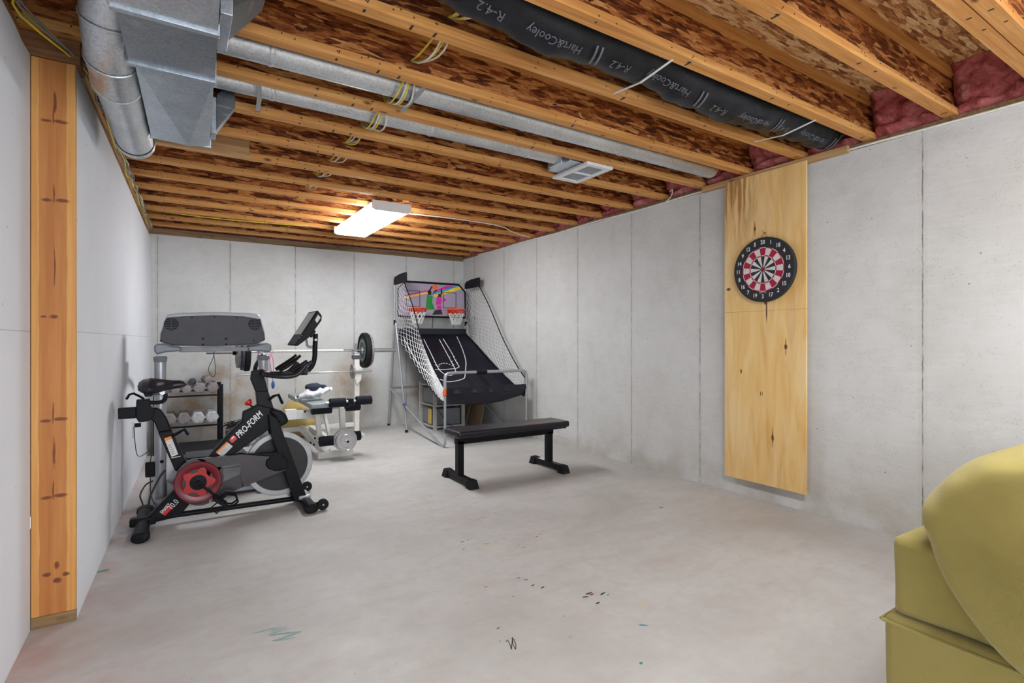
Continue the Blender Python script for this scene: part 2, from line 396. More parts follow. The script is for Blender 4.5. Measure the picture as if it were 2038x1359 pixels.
def _ply():
    g = G('knotty plywood'); v = g.co((1, 9, 1.1)); n = g.noise(v, 1.2, 6, 0.55, 1.6); xyz = g.sep(g.co())
    col = g.ramp(n, [(0.25, (0.68, 0.37, 0.11)), (0.48, (0.82, 0.53, 0.20)), (0.7, (0.86, 0.62, 0.28))])
    big = g.noise(g.co((1, 3, 0.9)), 2.0, 4); col = g.mix(g.ramp(big, [(0.45, 0.0), (0.7, 0.5)]), col, (0.84, 0.66, 0.40))
    # knots and the dark weathered streak near the upper left corner (y local, z local)
    d = spots(g, xyz[1], xyz[2], [(0.06, 1.835, 0.010, 0.022), (0.06, 1.835, 0.004, 0.06), (0.085, 1.735, 0.007, 0.014), (-0.17, 0.985, 0.012, 0.022), (-0.17, 0.985, 0.004, 0.07), (-0.075, 0.345, 0.011, 0.028), (-0.075, 0.345, 0.004, 0.075), (-0.02, 1.30, 0.010, 0.02), (-0.03, 1.25, 0.006, 0.10), (0.17, 0.80, 0.008, 0.018), (0.275, 1.415, 0.02, 0.012)])
    d = g.math('ADD', d, g.math('MULTIPLY', g.math('SUBTRACT', g.noise(g.co(), 45, 3), 0.5), 1.0))
    col = g.mix(g.ramp(d, [(0.25, 1.0), (0.9, 0.45), (2.8, 0.0)]), col, (0.13, 0.04, 0.012))
    sm = g.math('MULTIPLY', g.ramp(xyz[2], [(1.70 / 2.4, 0.0), (1.95 / 2.4, 1.0)]) if False else g.ramp(g.math('DIVIDE', xyz[2], 2.4), [(0.70, 0.0), (0.84, 1.0)]), g.ramp(xyz[1], [(0.02, 0.0), (0.14, 1.0)]))
    sm = g.math('MULTIPLY', sm, g.ramp(g.noise(g.co((1, 22, 1.6), loc=(0, 3, 0)), 1.5, 4), [(0.42, 0.0), (0.54, 1.0)])); col = g.mix(g.math('MULTIPLY', sm, 0.8), col, (0.33, 0.13, 0.035))
    ln = line_mask(g, xyz[2], (1.245,), 0.0016, g.math('MULTIPLY', g.noise(g.co(), 6, 2), 0.01)); col = g.mix(g.math('MULTIPLY', ln, 0.5), col, (0.30, 0.15, 0.05))
    g.bump(n, 0.06, 0.002)
    return g.fin(col, 0.5, spec=0.35)
M['ply'] = _ply()
M['galv'] = galv('galvanised sheet', (0.50, 0.56, 0.62), 0.36); M['galvp'] = galv('galvanised pipe', (0.62, 0.65, 0.68), 0.36); M['galvd'] = galv('dull galvanised sheet', (0.30, 0.33, 0.36), 0.42); M['galv_shade'] = galv('shade-darkened galvanised boot', (0.13, 0.14, 0.15), 0.5)  # the boot colour has the shadow around the takeoffs painted in
M['chrome'] = plain('polished steel', (0.72, 0.72, 0.74), 0.22, 1.0, 0.05)
M['steel'] = plain('brushed steel', (0.46, 0.46, 0.47), 0.38, 0.9, 0.08)
M['tubegrey'] = plain('silver powder coat', (0.42, 0.43, 0.46), 0.35, 0.5, 0.06)
M['black'] = plain('black paint', (0.008, 0.008, 0.010), 0.40, 0, 0.15, spec=0.14)
M['blackp'] = plain('black plastic', (0.007, 0.007, 0.009), 0.45, 0, 0.15, spec=0.14)
M['vinyl'] = plain('black vinyl', (0.012, 0.011, 0.017), 0.32, 0, 0.15, 30, 0.06, spec=0.4)
M['rubber'] = plain('black rubber', (0.012, 0.012, 0.014), 0.7, 0, 0.2, spec=0.2)
M['foam'] = plain('black foam', (0.009, 0.011, 0.017), 0.75, 0, 0.3, 60, 0.5, spec=0.2)
M['cloth_b'] = plain('black nylon sheet', (0.005, 0.006, 0.013), 0.36, 0, 0.2, 20, 0.1, spec=0.5)
M['white'] = plain('white enamel', (0.70, 0.69, 0.65), 0.4, 0, 0.05)
M['whitep'] = plain('white plastic', (0.80, 0.80, 0.80), 0.4, 0, 0.03)
M['redp'] = plain('red plastic', (0.62, 0.012, 0.02), 0.3, 0, 0.1, coat=0.3)
M['hoodtop'] = plain('slate rubber', (0.040, 0.045, 0.060), 0.45); M['redstar'] = plain('bright red star', (0.42, 0.010, 0.012), 0.35, 0, 0.1); M['blackdisc'] = plain('black flywheel face', (0.022, 0.022, 0.021), 0.6, 0, 0.1); M['rim'] = plain('machined rim', (0.36, 0.36, 0.37), 0.45, 0.7, 0.1); M['redd'] = plain('dark red plastic', (0.16, 0.006, 0.012), 0.28, 0, 0.1)
M['purple'] = plain('smoked plastic guard', (0.028, 0.019, 0.025), 0.25, 0, 0.1, coat=0.4)
M['orange'] = plain('orange enamel', (0.85, 0.13, 0.02), 0.4)
M['yellowc'] = plain('yellow cable jacket', (0.75, 0.60, 0.05), 0.45)
M['whitec'] = plain('white cable jacket', (0.78, 0.77, 0.70), 0.45)
M['greyc'] = plain('grey cable jacket', (0.22, 0.21, 0.19), 0.5)
M['blackc'] = plain('black cord', (0.012, 0.012, 0.012), 0.5)
M['greyp'] = plain('grey plastic', (0.075, 0.075, 0.085), 0.5, 0, 0.08, spec=0.3)
M['lgreyp'] = plain('light grey plastic', (0.46, 0.48, 0.52), 0.4, 0, 0.05)
M['mgreyp'] = plain('mid grey plastic', (0.20, 0.215, 0.24), 0.35, 0, 0.05)
M['crossg'] = plain('matt grey bar', (0.30, 0.30, 0.31), 0.6); M['screen'] = plain('display glass', (0.22, 0.22, 0.19), 0.15, 0, 0.1)
M['sticker'] = plain('printed sticker', (0.66, 0.65, 0.62), 0.5, 0, 0.15, 120)
M['stickero'] = plain('orange sticker', (0.88, 0.25, 0.02), 0.5)
M['iron'] = plain('worn grey cast iron', (0.25, 0.225, 0.22), 0.55, 0.2, 0.35, 25, 0.2)
M['iron_w'] = plain('pale worn cast iron', (0.52, 0.52, 0.53), 0.5, 0.2, 0.3, 25, 0.2)
M['iron_d'] = plain('dark cast iron', (0.05, 0.06, 0.07), 0.5, 0.2, 0.3, 25, 0.2)
M['plate_s'] = plain('chromed weight plate', (0.50, 0.50, 0.51), 0.3, 0.9, 0.1)
M['padgrey'] = plain('grey green vinyl', (0.27, 0.31, 0.31), 0.4)
M['terry'] = plain('white towelling', (0.66, 0.66, 0.70), 0.95, 0, 0.08, 90, 0.8)
M['navy'] = plain('dark blue cloth', (0.016, 0.024, 0.045), 0.9, 0, 0.2, 50, 0.4)
M['green'] = plain('dark green rubber', (0.018, 0.055, 0.04), 0.5)
M['cardboard'] = plain('brown cardboard', (0.30, 0.20, 0.12), 0.8)
M['crate'] = plain('grey plastic drawer frame', (0.48, 0.46, 0.42), 0.5)
M['amber'] = plain('amber plastic', (0.75, 0.50, 0.12), 0.5)
M['pink'] = plain('pink elastic', (0.75, 0.25, 0.42), 0.5)
M['teal'] = plain('blue plastic', (0.03, 0.10, 0.30), 0.4)
M['board'] = plain('lilac grey board', (0.36, 0.31, 0.40), 0.35, 0, 0.04)
M['magenta'] = plain('magenta print', (0.62, 0.02, 0.32), 0.4)
M['blue'] = plain('blue print', (0.02, 0.30, 0.60), 0.4)
M['yellow'] = plain('yellow print', (0.85, 0.60, 0.03), 0.4)
M['greenp'] = plain('green print', (0.01, 0.25, 0.04), 0.4)
M['ink'] = plain('black print', (0.02, 0.017, 0.015), 0.6)
M['inkf'] = plain('faded print', (0.13, 0.055, 0.025), 0.7)
M['db_black'] = plain('dartboard black', (0.020, 0.021, 0.026), 0.8, 0, 0.1)
M['db_white'] = plain('dartboard white', (0.68, 0.64, 0.64), 0.8, 0, 0.12, 120)
M['db_red'] = plain('dartboard red', (0.36, 0.008, 0.04), 0.8, 0, 0.1)
M['duct_b'] = plain('black polyethylene sleeve', (0.010, 0.011, 0.015), 0.42, 0, 0.3, 12, 0.5, spec=0.3)
M['print_g'] = plain('grey print on sleeve', (0.13, 0.14, 0.16), 0.6)
M['silver_t'] = plain('white nylon strap', (0.78, 0.78, 0.80), 0.4)
def _ball():
    g = G('yellow exercise ball'); z = g.sep(g.co())[0]
    w_ = g.wave(g.co((1, 0.2, 0.2)), 14, 1.0, 1)
    return g.fin(g.ramp(w_, [(0.2, (0.55, 0.40, 0.12)), (0.8, (0.64, 0.49, 0.18))]), 0.4)
M['ball'] = _ball()
def _insul():
    g = G('pink fibreglass'); v = g.co(rnd=4); n = g.noise(v, 7, 7, 0.7, 1.2)
    g.bump(g.noise(v, 16, 7, 0.75), 0.8, 0.03)
    return g.fin(g.ramp(n, [(0.3, (0.24, 0.035, 0.045)), (0.5, (0.58, 0.15, 0.15)), (0.72, (0.78, 0.36, 0.33))]), 0.95, spec=0.1)
M['insul'] = _insul()
def _sofa():
    g = G('olive yellow twill'); v = g.co(); n = g.noise(v, 3, 4)
    w_ = g.wave(g.co((1, 1, 1), (0.6, 0.5, 0.8)), 160, 1.5, 2); s = g.math('LESS_THAN', g.vor(v, 11, 'Distance'), 0.03)
    col = g.ramp(n, [(0.3, (0.34, 0.275, 0.080)), (0.7, (0.40, 0.335, 0.11))]); col = g.mix(g.ramp(w_, [(0.2, 0.0), (0.9, 0.25)]), col, (0.24, 0.19, 0.05))
    g.bump(w_, 0.35, 0.0015)
    g.b.inputs['Sheen Weight'].default_value = 0.35; g.b.inputs['Sheen Roughness'].default_value = 0.5; g.b.inputs['Sheen Tint'].default_value = (1, 0.98, 0.8, 1)
    return g.fin(col, 0.9, spec=0.1)
M['sofa'] = _sofa()
def _lamp():
    g = G('glowing diffuser'); return g.fin((0.9, 0.9, 0.9), 0.5, emis=(0.93, 0.97, 1.0), es=FIX_STRENGTH)
M['lamp'] = _lamp()
def _court():
    return M['whitep']

# ------------------------------------------------------------------ the room
XR = 3.59; YB = 6.96; ZW = 2.347; ZJ = 2.385; ZD = 2.626; XL0 = -0.487
# far plasterboard wall leans 1.6 degrees away from the right wall's direction
def xl(y): return -0.345 + (y - 2.82) * 0.0290
bm = BM(); box(bm, -0.75, XR + 0.02, -5.0, YB + 0.02, -0.12, 0.0)
M['p_orange'] = plain('orange chalk', (0.80, 0.36, 0.08), 0.9); M['p_teal'] = plain('teal chalk', (0.02, 0.30, 0.33), 0.9); M['p_green'] = plain('green chalk', (0.01, 0.33, 0.12), 0.9)
M['p_red'] = plain('red chalk', (0.40, 0.03, 0.03), 0.9); M['p_black'] = plain('black scuff', (0.04, 0.035, 0.035), 0.9); M['p_tealf'] = plain('faded teal chalk', (0.28, 0.42, 0.41), 0.9, 0, 0.2, 60); M['p_cream'] = plain('cream scrape', (0.62, 0.52, 0.36), 0.9)
fm = [M['floor'], M['p_orange'], M['p_teal'], M['p_green'], M['p_red'], M['p_black'], M['p_tealf'], M['p_cream']]
rnd = random.Random(4)
def fleck(x, y, a, b, rot, mi, n=9):
    z = 0.0006; P = []
    for i in range(n):
        t = 2 * PI * i / n; r = 0.7 + 0.5 * rnd.random(); u = math.cos(t) * a * r; v_ = math.sin(t) * b * r
        P.append(bm.verts.new((x + u * math.cos(rot) - v_ * math.sin(rot), y + u * math.sin(rot) + v_ * math.cos(rot), z)))
    face(bm, P, mi)
fleck(1.488, 2.603, 0.030, 0.007, -0.6, 1); fleck(1.46, 2.40, 0.03, 0.004, -0.4, 7); fleck(1.27, 2.62, 0.012, 0.004, 0.2, 7)
fleck(1.599, 1.517, 0.020, 0.006, -0.75, 2); fleck(1.404, 1.342, 0.008, 0.006, 0.3, 3); fleck(-0.306, 3.33, 0.03, 0.012, 0.2, 2); fleck(-0.285, 3.30, 0.018, 0.008, 0.4, 1)
for i in range(7): fleck(0.30 + rnd.random() * 0.10, 2.19 + i * 0.018, 0.035 + 0.02 * rnd.random(), 0.006, -0.3 + 0.4 * rnd.random(), 6)
for (u, v_, a, m) in ((1068, 1068, .012, 4), (1076, 1063, .010, 4), (967, 1168, .010, 4), (1135, 1268, .006, 4), (1003, 1072, .010, 4), (928, 1200, .005, 4), (1165, 1188, .018, 5), (1172, 1181, .02, 5), (1178, 1183, .016, 4), (1200, 1181, .02, 5), (1190, 1200, .014, 5), (1210, 1184, .008, 5), (1032, 1150, .01, 5), (1046, 1154, .012, 5), (1060, 1165, .012, 5), (1080, 1169, .014, 5), (1022, 1187, .006, 5), (920, 1078, .014, 5), (932, 1074, .010, 5), (922, 1093, .01, 5), (984, 1020, .01, 5), (966, 1030, .006, 5), (1032, 1085, .008, 5), (1042, 1090, .008, 5), (992, 1250, .010, 5), (995, 1276, .005, 5), (1122, 1226, .006, 5), (1185, 1097, .014, 7), (1285, 1202, .03, 7), (1316, 1010, .02, 5)):
    p = on_z(u, v_); fleck(p.x, p.y, a, a * 0.33, -0.5 + 0.8 * rnd.random(), m)
sq = [(1007, 1277), (1010, 1273), (1016, 1284), (1018, 1292), (1020, 1268), (1021, 1282), (1026, 1292), (1027, 1283), (1023, 1272), (1017, 1270)]
sp_ = [on_z(u, v_, 0.0008) for u, v_ in sq]
for a, b in zip(sp_, sp_[1:]):
    d = (b - a).normalized(); s_ = Vector((-d.y, d.x, 0)) * 0.0014; face(bm, [bm.verts.new(a - s_), bm.verts.new(b - s_), bm.verts.new(b + s_), bm.verts.new(a + s_)], 5)
struct('floor', bm, fm, smooth=0)
bm = BM(); box(bm, XR, XR + 0.25, -5.0, YB + 0.25, 0, ZW)
# pencilled figures and scuffs low on the wall beyond the gym bench
for u, v_ in ((1075, 862), (1077, 866), (1076, 868), (1098, 865), (1102, 867), (1107, 869), (1111, 868), (1115, 871), (1118, 873)):
    p = on_x(u, v_, XR - 0.0006); a_ = 0.010 + 0.012 * rnd.random()
    for k in range(2): face(bm, [bm.verts.new((p.x, p.y - dy, p.z + dz)) for dy, dz in ((0, 0), (a_ * (1 - k) + 0.003, a_ * k * 1.2), (a_ * (1 - k) + 0.003, a_ * k * 1.2 + 0.003), (0, 0.004))], 1)
struct('wall_right', bm, [M['wall_r'], M['p_black']], smooth=0)
bm = BM(); box(bm, -0.75, XR, YB, YB + 0.25, 0, 2.315); struct('wall_back', bm, M['wall_b'], smooth=0)
bm = BM(); box(bm, -0.75, XR + 0.25, -5.1, -5.0, 0, ZD); struct('wall_behind', bm, M['dry'], smooth=0)
# plasterboard: near sheet, jagged top edge
bm = BM(); N = 60; rj = random.Random(9); A = []; B = []
for i in range(N + 1):
    y = -5.0 + (2.80 + 5.0) * i / N; z = 2.29 + (rj.random() - 0.5) * 0.016
    A.append((y, z))
poly = [(-5.0, 0)] + [(2.80, 0)] + A[::-1]
prism(bm, poly, lambda a, b, d: Vector((d, a, b)), XL0 - 0.0127, XL0)
struct('wall_left', bm, M['dry'], smooth=0)
bm = BM()
def yf(a, b, d): return Vector((xl(a) - d, a, b))
prism(bm, [(2.825, 0.0), (YB, 0.0), (YB, 2.262), (2.825, 2.285)], yf, 0, 0.0127)
for (y, z) in ((3.9, 1.96), (4.6, 1.80), (5.35, 2.02), (6.1, 1.92), (5.1, 1.62), (5.9, 1.7), (6.3, 1.5), (3.3, 1.9)):
    x = xl(y) + 0.0008; s_ = 0.012; bm2 = [bm.verts.new((xl(y - s_) + .0008, y - s_, z)), bm.verts.new((xl(y + s_) + .0008, y + s_, z + 0.004)), bm.verts.new((xl(y + s_) + .0008, y + s_, z + 0.008)), bm.verts.new((xl(y) + .0008, y, z + 0.003))]
    face(bm, bm2, 1)
struct('wall_inner', bm, [M['dry'], M['p_black']], smooth=0)
bm = BM(); box(bm, -0.56, -0.501, -5.0, 2.79, 0, 2.3); box(bm, -0.50, -0.40, 2.95, YB, 0.0, 2.262, M=None); struct('trim_1', bm, M['lumber_y'], smooth=0)
# doubled top plate on the stud wall
bm = BM(); prism(bm, [(2.95, 2.29), (YB, 2.262), (YB, ZJ), (2.95, ZJ)], lambda a, b, d: Vector((xl(a) - 0.012 - d, a, b)), 0, 0.09)
box(bm, -0.62, -0.515, -5.0, 2.80, 2.29, ZJ)
struct('trim_2', bm, M['lumber_y'], smooth=0)
# sill plate on the concrete
bm = BM(); box(bm, XR + 0.012, XR + 0.15, -5.0, YB + 0.2, ZW, ZJ); box(bm, -0.75, XR, YB + 0.012, YB + 0.15, 2.315, ZJ); struct('trim_3', bm, M['treated'], smooth=0)
# rim boards closing the joist space
bm = BM(); box(bm, XR + 0.12, XR + 0.15, -5.0, YB + 0.2, ZJ, ZD); box(bm, -0.75, XR + 0.15, YB + 0.10, YB + 0.13, ZJ, ZD); box(bm, -0.85, -0.80, -5.1, YB + 0.2, 0.0, ZD); struct('trim_4', bm, M['web'], smooth=0)
bm = BM(); box(bm, -0.85, XR + 0.25, -5.1, YB + 0.25, ZD, ZD + 0.03)
# grade stamps printed on the deck
def stamp(x0, y0, sx, sy, seed):
    r = random.Random(seed); z = ZD - 0.0006
    def ln(xa, ya, xb, yb, wd=0.004):
        a = Vector((xa, ya, z)); b = Vector((xb, yb, z)); d = (b - a).normalized(); s_ = Vector((-d.y, d.x, 0)) * wd / 2
        face(bm, [bm.verts.new(a - s_), bm.verts.new(b - s_), bm.verts.new(b + s_), bm.verts.new(a + s_)], 1)
    ln(x0, y0, x0 + sx * 0.8, y0); y = y0
    while y < y0 + sy:
        k = r.random()
        if k < 0.35: ln(x0, y, x0 + sx, y)
        for q in range(5):
            xx = x0 + sx * (0.15 + 0.16 * q); 
            if r.random() < 0.7: ln(xx, y + 0.008, xx + sx * 0.08 * r.random(), y + 0.012 + 0.02 * r.random(), 0.003)
        y += 0.035
for q, (x0, y0, sx, sy) in enumerate(((2.25, 1.30, 0.10, 0.24), (3.38, 1.30, 0.09, 0.22), (3.38, 0.88, 0.09, 0.24), (3.3, 2.10, 0.09, 0.24), (2.1, 2.85, 0.09, 0.26), (2.3, 3.28, 0.09, 0.25), (2.3, 2.46, 0.09, 0.25), (0.75, 1.62, .1, .25))): stamp(x0, y0, sx, sy, q)
struct('ceiling', bm, [M['deck'], M['inkf']], smooth=0)

# post at the wall end
t = thing('wood_post', 'knotty orange pine post between the two white plasterboard walls', 'post', (-0.416, 2.86, 0))
bm = BM(); box(bm, -0.4865, -0.3455, 2.80, 2.94, 0.045, 2.29); obj('shaft', bm, M['post'], t, bevel=0.004)
bm = BM(); box(bm, -0.4865, -0.3455, 2.80, 2.94, 0.0, 0.045); obj('base_plate', bm, M['treated'], t, bevel=0.002)
bm = BM(); box(bm, -0.62, -0.33, 2.79, 2.93, 2.29, 2.383)
tag(obj('header_block', bm, M['darklumber'], bevel=0.003), 'dark brown header timber lying across the top of the pine post', 'timber')

# ------------------------------------------------------------------ floor joists
YJ = [1.15 + 0.405 * k for k in range(15)]          # 1.15 ... 6.82
ordn = ['first', 'second', 'third', 'fourth', 'fifth', 'sixth', 'seventh', 'eighth', 'ninth', 'tenth', 'eleventh', 'twelfth', 'thirteenth', 'fourteenth', 'fifteenth', 'sixteenth', 'seventeenth', 'eighteenth', 'nineteenth']
XA, XB = -0.78, 3.70
def joist(y, first):
    t = thing('floor_joist', first, 'joist', (1.5, y, ZJ), 'wooden I-joists overhead')
    bm = BM(); box(bm, XA, XB, y - 0.030, y + 0.030, ZJ, ZJ + 0.038)
    for i in range(40):
        x = XA + 0.1 + (XB - XA - 0.2) * rnd.random(); z = ZJ + 0.006 + 0.026 * rnd.random()
        box(bm, x, x + 0.006, y - 0.0306, y - 0.0300, z, z + 0.006, 1)
        if i % 3 == 0: box(bm, x, x + 0.010, y - 0.02 + 0.04 * rnd.random(), y - 0.016 + 0.04 * rnd.random() * 0.1, ZJ - 0.0006, ZJ, 1)
    obj('bottom_flange', bm, [M['flange'], M['ink']], t, smooth=0)
    bm = BM(); box(bm, XA, XB, y - 0.005, y + 0.005, ZJ + 0.038, ZD - 0.038); obj('web', bm, M['web'], t, smooth=0)
    bm = BM(); box(bm, XA, XB, y - 0.030, y + 0.030, ZD - 0.038, ZD - 0.0005); obj('top_flange', bm, M['flange'], t, smooth=0)
    return t
j0 = joist(YJ[0], 'x')
for k, y in enumerate(YJ):
    n = len(YJ) - k
    lab = 'wooden I-joist under the deck, %s counted from the far end wall' % ordn[n - 1] if n > 1 else 'wooden I-joist nearest the far concrete end wall'
    if k == 0: j0['label'] = lab
    else: dup(j0, (1.5, y, ZJ), lab)
dup(j0, (1.5, 0.765, ZJ), 'rear joist of the pair doubled together at top right corner')
dup(j0, (1.5, 0.700, ZJ), 'front joist of the pair doubled together at top right corner')

# insulation batts in the bays
bays = [(0.80, YJ[0])] + list(zip(YJ, YJ[1:])) + [(YJ[-1], YB + 0.09)]
for k, (a, b) in enumerate(bays):
    bm = BM(); y0_, y1_ = a + 0.006, b - 0.006
    def ins(u, v, k=k, y0_=y0_, y1_=y1_):
        p = Vector((u * 2.2 + k * 5.3, v * 1.6, k * 1.7)); nz = noise.noise(p * 1.6) * 0.05 + noise.noise(p * 4.0) * 0.022 + noise.noise(p * 9) * 0.010
        crease = -0.03 * math.exp(-((v - 0.28 - 0.12 * noise.noise(Vector((u * 3 + k, k, 0)))) / 0.05) ** 2)
        e = min(1.0, 6 * u, 6 * (1 - u)) ** 0.5; ev = min(1.0, 8 * v) ** 0.5
        return Vector((XR + 0.10 - (0.10 + 0.10 * v ** 1.3 + nz + crease) * (0.45 + 0.55 * e) * (0.6 + 0.4 * ev), y0_ + (y1_ - y0_) * u, ZJ + 0.001 + (ZD - 0.003 - ZJ) * v))
    grid(bm, ins, 34, 26)
    grid(bm, lambda u, v: Vector((XR + 0.11, y0_ + (y1_ - y0_) * u, ZJ + 0.001 + (ZD - 0.003 - ZJ) * v)), 1, 1)
    n = len(bays) - k
    tag(obj('insulation_batt', bm, M['insul'], smooth=80), 'pink fibreglass stuffed above the right wall, %s joist bay from the far corner' % ordn[n - 1], 'insulation', 'pink insulation in the joist bays')
bm = BM(); 
def strip(u, v):
    y0, x = YB + 0.10, -0.7 + 4.1 * u; a = PI * v; nz = noise.noise(Vector((x * 5, v * 3, 1.3))) * 0.02
    return Vector((x, y0 - math.sin(a) * (0.10 + nz), 2.39 + 0.21 * (1 - math.cos(a)) / 2 + nz * 0.2))
grid(bm, strip, 80, 10)
for v_ in bm.verts: v_.co.y = max(v_.co.y, YJ[-1] + 0.034)
tag(obj('insulation_strip', bm, M['insul']), 'long pink insulation strip above the far concrete end wall', 'insulation')

# ------------------------------------------------------------------ ducts
def duct_x(y, xc, w_): return xc + (y - 2.6) * 0.030
t = thing('trunk_duct', 'large rectangular galvanised trunk duct hanging under the joists at left', 'duct', (0.0, 1.5, 2.17))
ZB = 2.165
def section(y0, y1, x0, x1, zb, zt, mat, name, cross=True):
    bm = BM(); f = lambda x, y, z: Vector((x + (y - 2.6) * 0.030, y, z))
    c = [(x0, y0), (x1, y0), (x1, y1), (x0, y1)]
    lo = [bm.verts.new(f(x, y, zb)) for x, y in c]; hi = [bm.verts.new(f(x, y, zt)) for x, y in c]
    m = bm.verts.new(f(x0 + (x1 - x0) * 0.62, y1, zb - 0.016 if cross else zb))
    face(bm, [lo[0], lo[3], m]); face(bm, [lo[0], lo[1], m]); face(bm, [lo[1], lo[2], m])
    for i in range(4):
        face(bm, [lo[i], hi[i], hi[(i + 1) % 4], lo[(i + 1) % 4]])
    face(bm, hi)
    return obj(name, bm, mat, t, smooth=0)
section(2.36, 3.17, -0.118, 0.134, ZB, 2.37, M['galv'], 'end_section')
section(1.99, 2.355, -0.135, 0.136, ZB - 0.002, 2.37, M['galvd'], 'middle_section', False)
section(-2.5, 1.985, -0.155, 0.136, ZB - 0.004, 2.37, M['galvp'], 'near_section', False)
for y in (2.357, 1.987):
    bm = BM(); box(bm, -0.15 + (y - 2.6) * .03, 0.142 + (y - 2.6) * .03, y - 0.012, y + 0.012, ZB - 0.012, 2.372); obj('drive_cleat', bm, M['galv'], t, bevel=0.002)
bm = BM(); box(bm, -0.106, 0.158, 3.165, 3.18, ZB - 0.006, 2.376); obj('end_cap', bm, M['galv'], t, bevel=0.002)
def pipe(pts, r, name, mat, parent, seams=(), n=28, smooth=50):
    bm = BM(); tube(bm, pts, r, n)
    for (p, d, rr) in seams:
        lathe(bm, [(rr + 0.0005, -0.006), (rr + 0.004, -0.003), (rr + 0.004, 0.003), (rr + 0.0005, 0.006)], p, d, n)
    return obj(name, bm, mat, parent, smooth=smooth)
# round duct beside the trunk, with a segmented elbow
t = thing('round_duct', 'fat round galvanised duct with capped end beside left wall', 'duct', (-0.20, 2.9, 2.2))
rp = 0.082
pipe([(-0.178, 3.42, 2.205), (-0.200, 2.68, 2.205)], rp, 'straight_pipe', M['galvp'], t)
el = [(-0.200, 2.68, 2.205), (-0.203, 2.50, 2.225), (-0.200, 2.35, 2.30), (-0.185, 2.24, 2.41), (-0.12, 2.165, 2.50), (0.02, 2.163, 2.53), (0.2, 2.163, 2.53)]
pipe(el, [rp + 0.003, rp + .004, rp + .004, rp + .004, rp + .002, rp, rp], 'elbow', M['galvp'], t, [(Vector(el[i]), Vector(el[i + 1]) - Vector(el[i - 1]), rp + 0.004) for i in (1, 2, 3)] + [(Vector(el[0]), (0, 1, 0), rp + 0.002)], smooth=20)
bm = BM(); lathe(bm, [(rp + 0.004, -0.03), (rp + 0.005, 0.0), (rp + 0.006, 0.014), (rp - 0.006, 0.018), (0.02, 0.012)], (-0.178, 3.42, 2.205), (0.03, 1, 0), 32); obj('end_cap', bm, M['galvp'], t)
# branch pipes running between joists
t = thing('branch_pipe', 'thicker round galvanised branch pipe running from trunk duct to right wall', 'duct', (1.8, 2.565, 2.41))
pa = [(0.15, 2.565, 2.452), (1.2, 2.562, 2.452), (3.42, 2.558, 2.452)]
pipe(pa, 0.068, 'pipe', M['galvp'], t)
for x in (0.36, 0.98, 1.72, 2.5, 3.33):
    bm = BM(); lathe(bm, [(0.0685, -0.012), (0.071, -0.006), (0.071, 0.006), (0.0685, 0.012)], (x, 2.563, 2.452), (1, 0, 0), 28); obj('crimped_joint', bm, M['galvp'], t)
t = thing('branch_pipe', 'thinner round galvanised branch pipe feeding the white ceiling register', 'duct', (1.2, 2.96, 2.41))
pipe([(0.15, 2.955, 2.448), (2.28, 2.955, 2.448)], 0.055, 'pipe', M['galvp'], t)
for x in (0.42, 1.30, 2.0):
    bm = BM(); lathe(bm, [(0.0555, -0.012), (0.058, -0.006), (0.058, 0.006), (0.0555, 0.012)], (x, 2.955, 2.448), (1, 0, 0), 28); obj('crimped_joint', bm, M['galvp'], t)
bm = BM(); box(bm, 2.28, 2.62, 2.835, 3.095, 2.385, 2.54); box(bm, 2.24, 2.28, 2.88, 3.03, 2.38, 2.50); obj('register_boot', bm, M['galv'], t, bevel=0.004)
t = thing('ceiling_register', 'white ceiling register with louvres facing the floor near right wall', 'vent', (2.5, 2.965, 2.37))
bm = BM()
x0, x1, y0, y1 = 2.375, 2.615, 2.765, 3.165; z0, z1 = 2.362, 2.384
for (a, b, c_, d_) in ((x0, x1, y0, y0 + .045), (x0, x1, y1 - .045, y1), (x0, x0 + .045, y0 + .045, y1 - .045), (x1 - .045, x1, y0 + .045, y1 - .045), (x0 + .04, x1 - .04, 2.952, 2.978)): box(bm, a, b, c_, d_, z0, z1)
obj('frame', bm, M['whitep'], t, bevel=0.004)
bm = BM()
for i in range(26):
    y = y0 + .05 + i * 0.0117; bar(bm, (x0 + .045, y, 2.372), (x1 - .045, y, 2.372), 0.002, 0.010, up=(0, 0.5, 1))
obj('louvre', bm, M['lgreyp'], t)
bm = BM(); box(bm, x0 + .04, x1 - .04, y0 + .04, y1 - .04, 2.380, 2.383); obj('damper', bm, M['greyp'], t)
# take-off boots on the trunk's right side
for (y, lab) in ((3.0, 'small'), (2.565, 'mid'), (1.76, 'large')):
    pass
t = thing('takeoff_boot', 'small shade-darkened takeoff boot on the trunk duct near its capped end', 'duct fitting', (0.19, 3.33, 2.3))
bm = BM(); box(bm, 0.152, 0.175, 3.055, 3.16, 2.20, 2.383); obj('collar', bm, M['galv'], t, bevel=0.002)
bm = BM(); v8 = [(0.175, 3.06, 2.22), (0.175, 3.155, 2.22), (0.175, 3.155, 2.40), (0.175, 3.06, 2.40), (0.26, 3.06, 2.36), (0.26, 3.145, 2.36), (0.26, 3.145, 2.50), (0.26, 3.06, 2.50)]
vv = [bm.verts.new(p) for p in v8]
for f in ((0, 1, 2, 3), (4, 5, 6, 7), (0, 1, 5, 4), (1, 2, 6, 5), (2, 3, 7, 6), (3, 0, 4, 7)): face(bm, [vv[i] for i in f])
obj('boot', bm, M['galv_shade'], t, bevel=0.003)
t = thing('takeoff_boot', 'large shade-darkened takeoff boot beside the trunk duct at the top edge', 'duct fitting', (0.19, 2.1, 2.3))
bm = BM(); box(bm, 0.12, 0.155, 1.90, 2.15, 2.19, 2.383); obj('collar', bm, M['galv'], t, bevel=0.002)
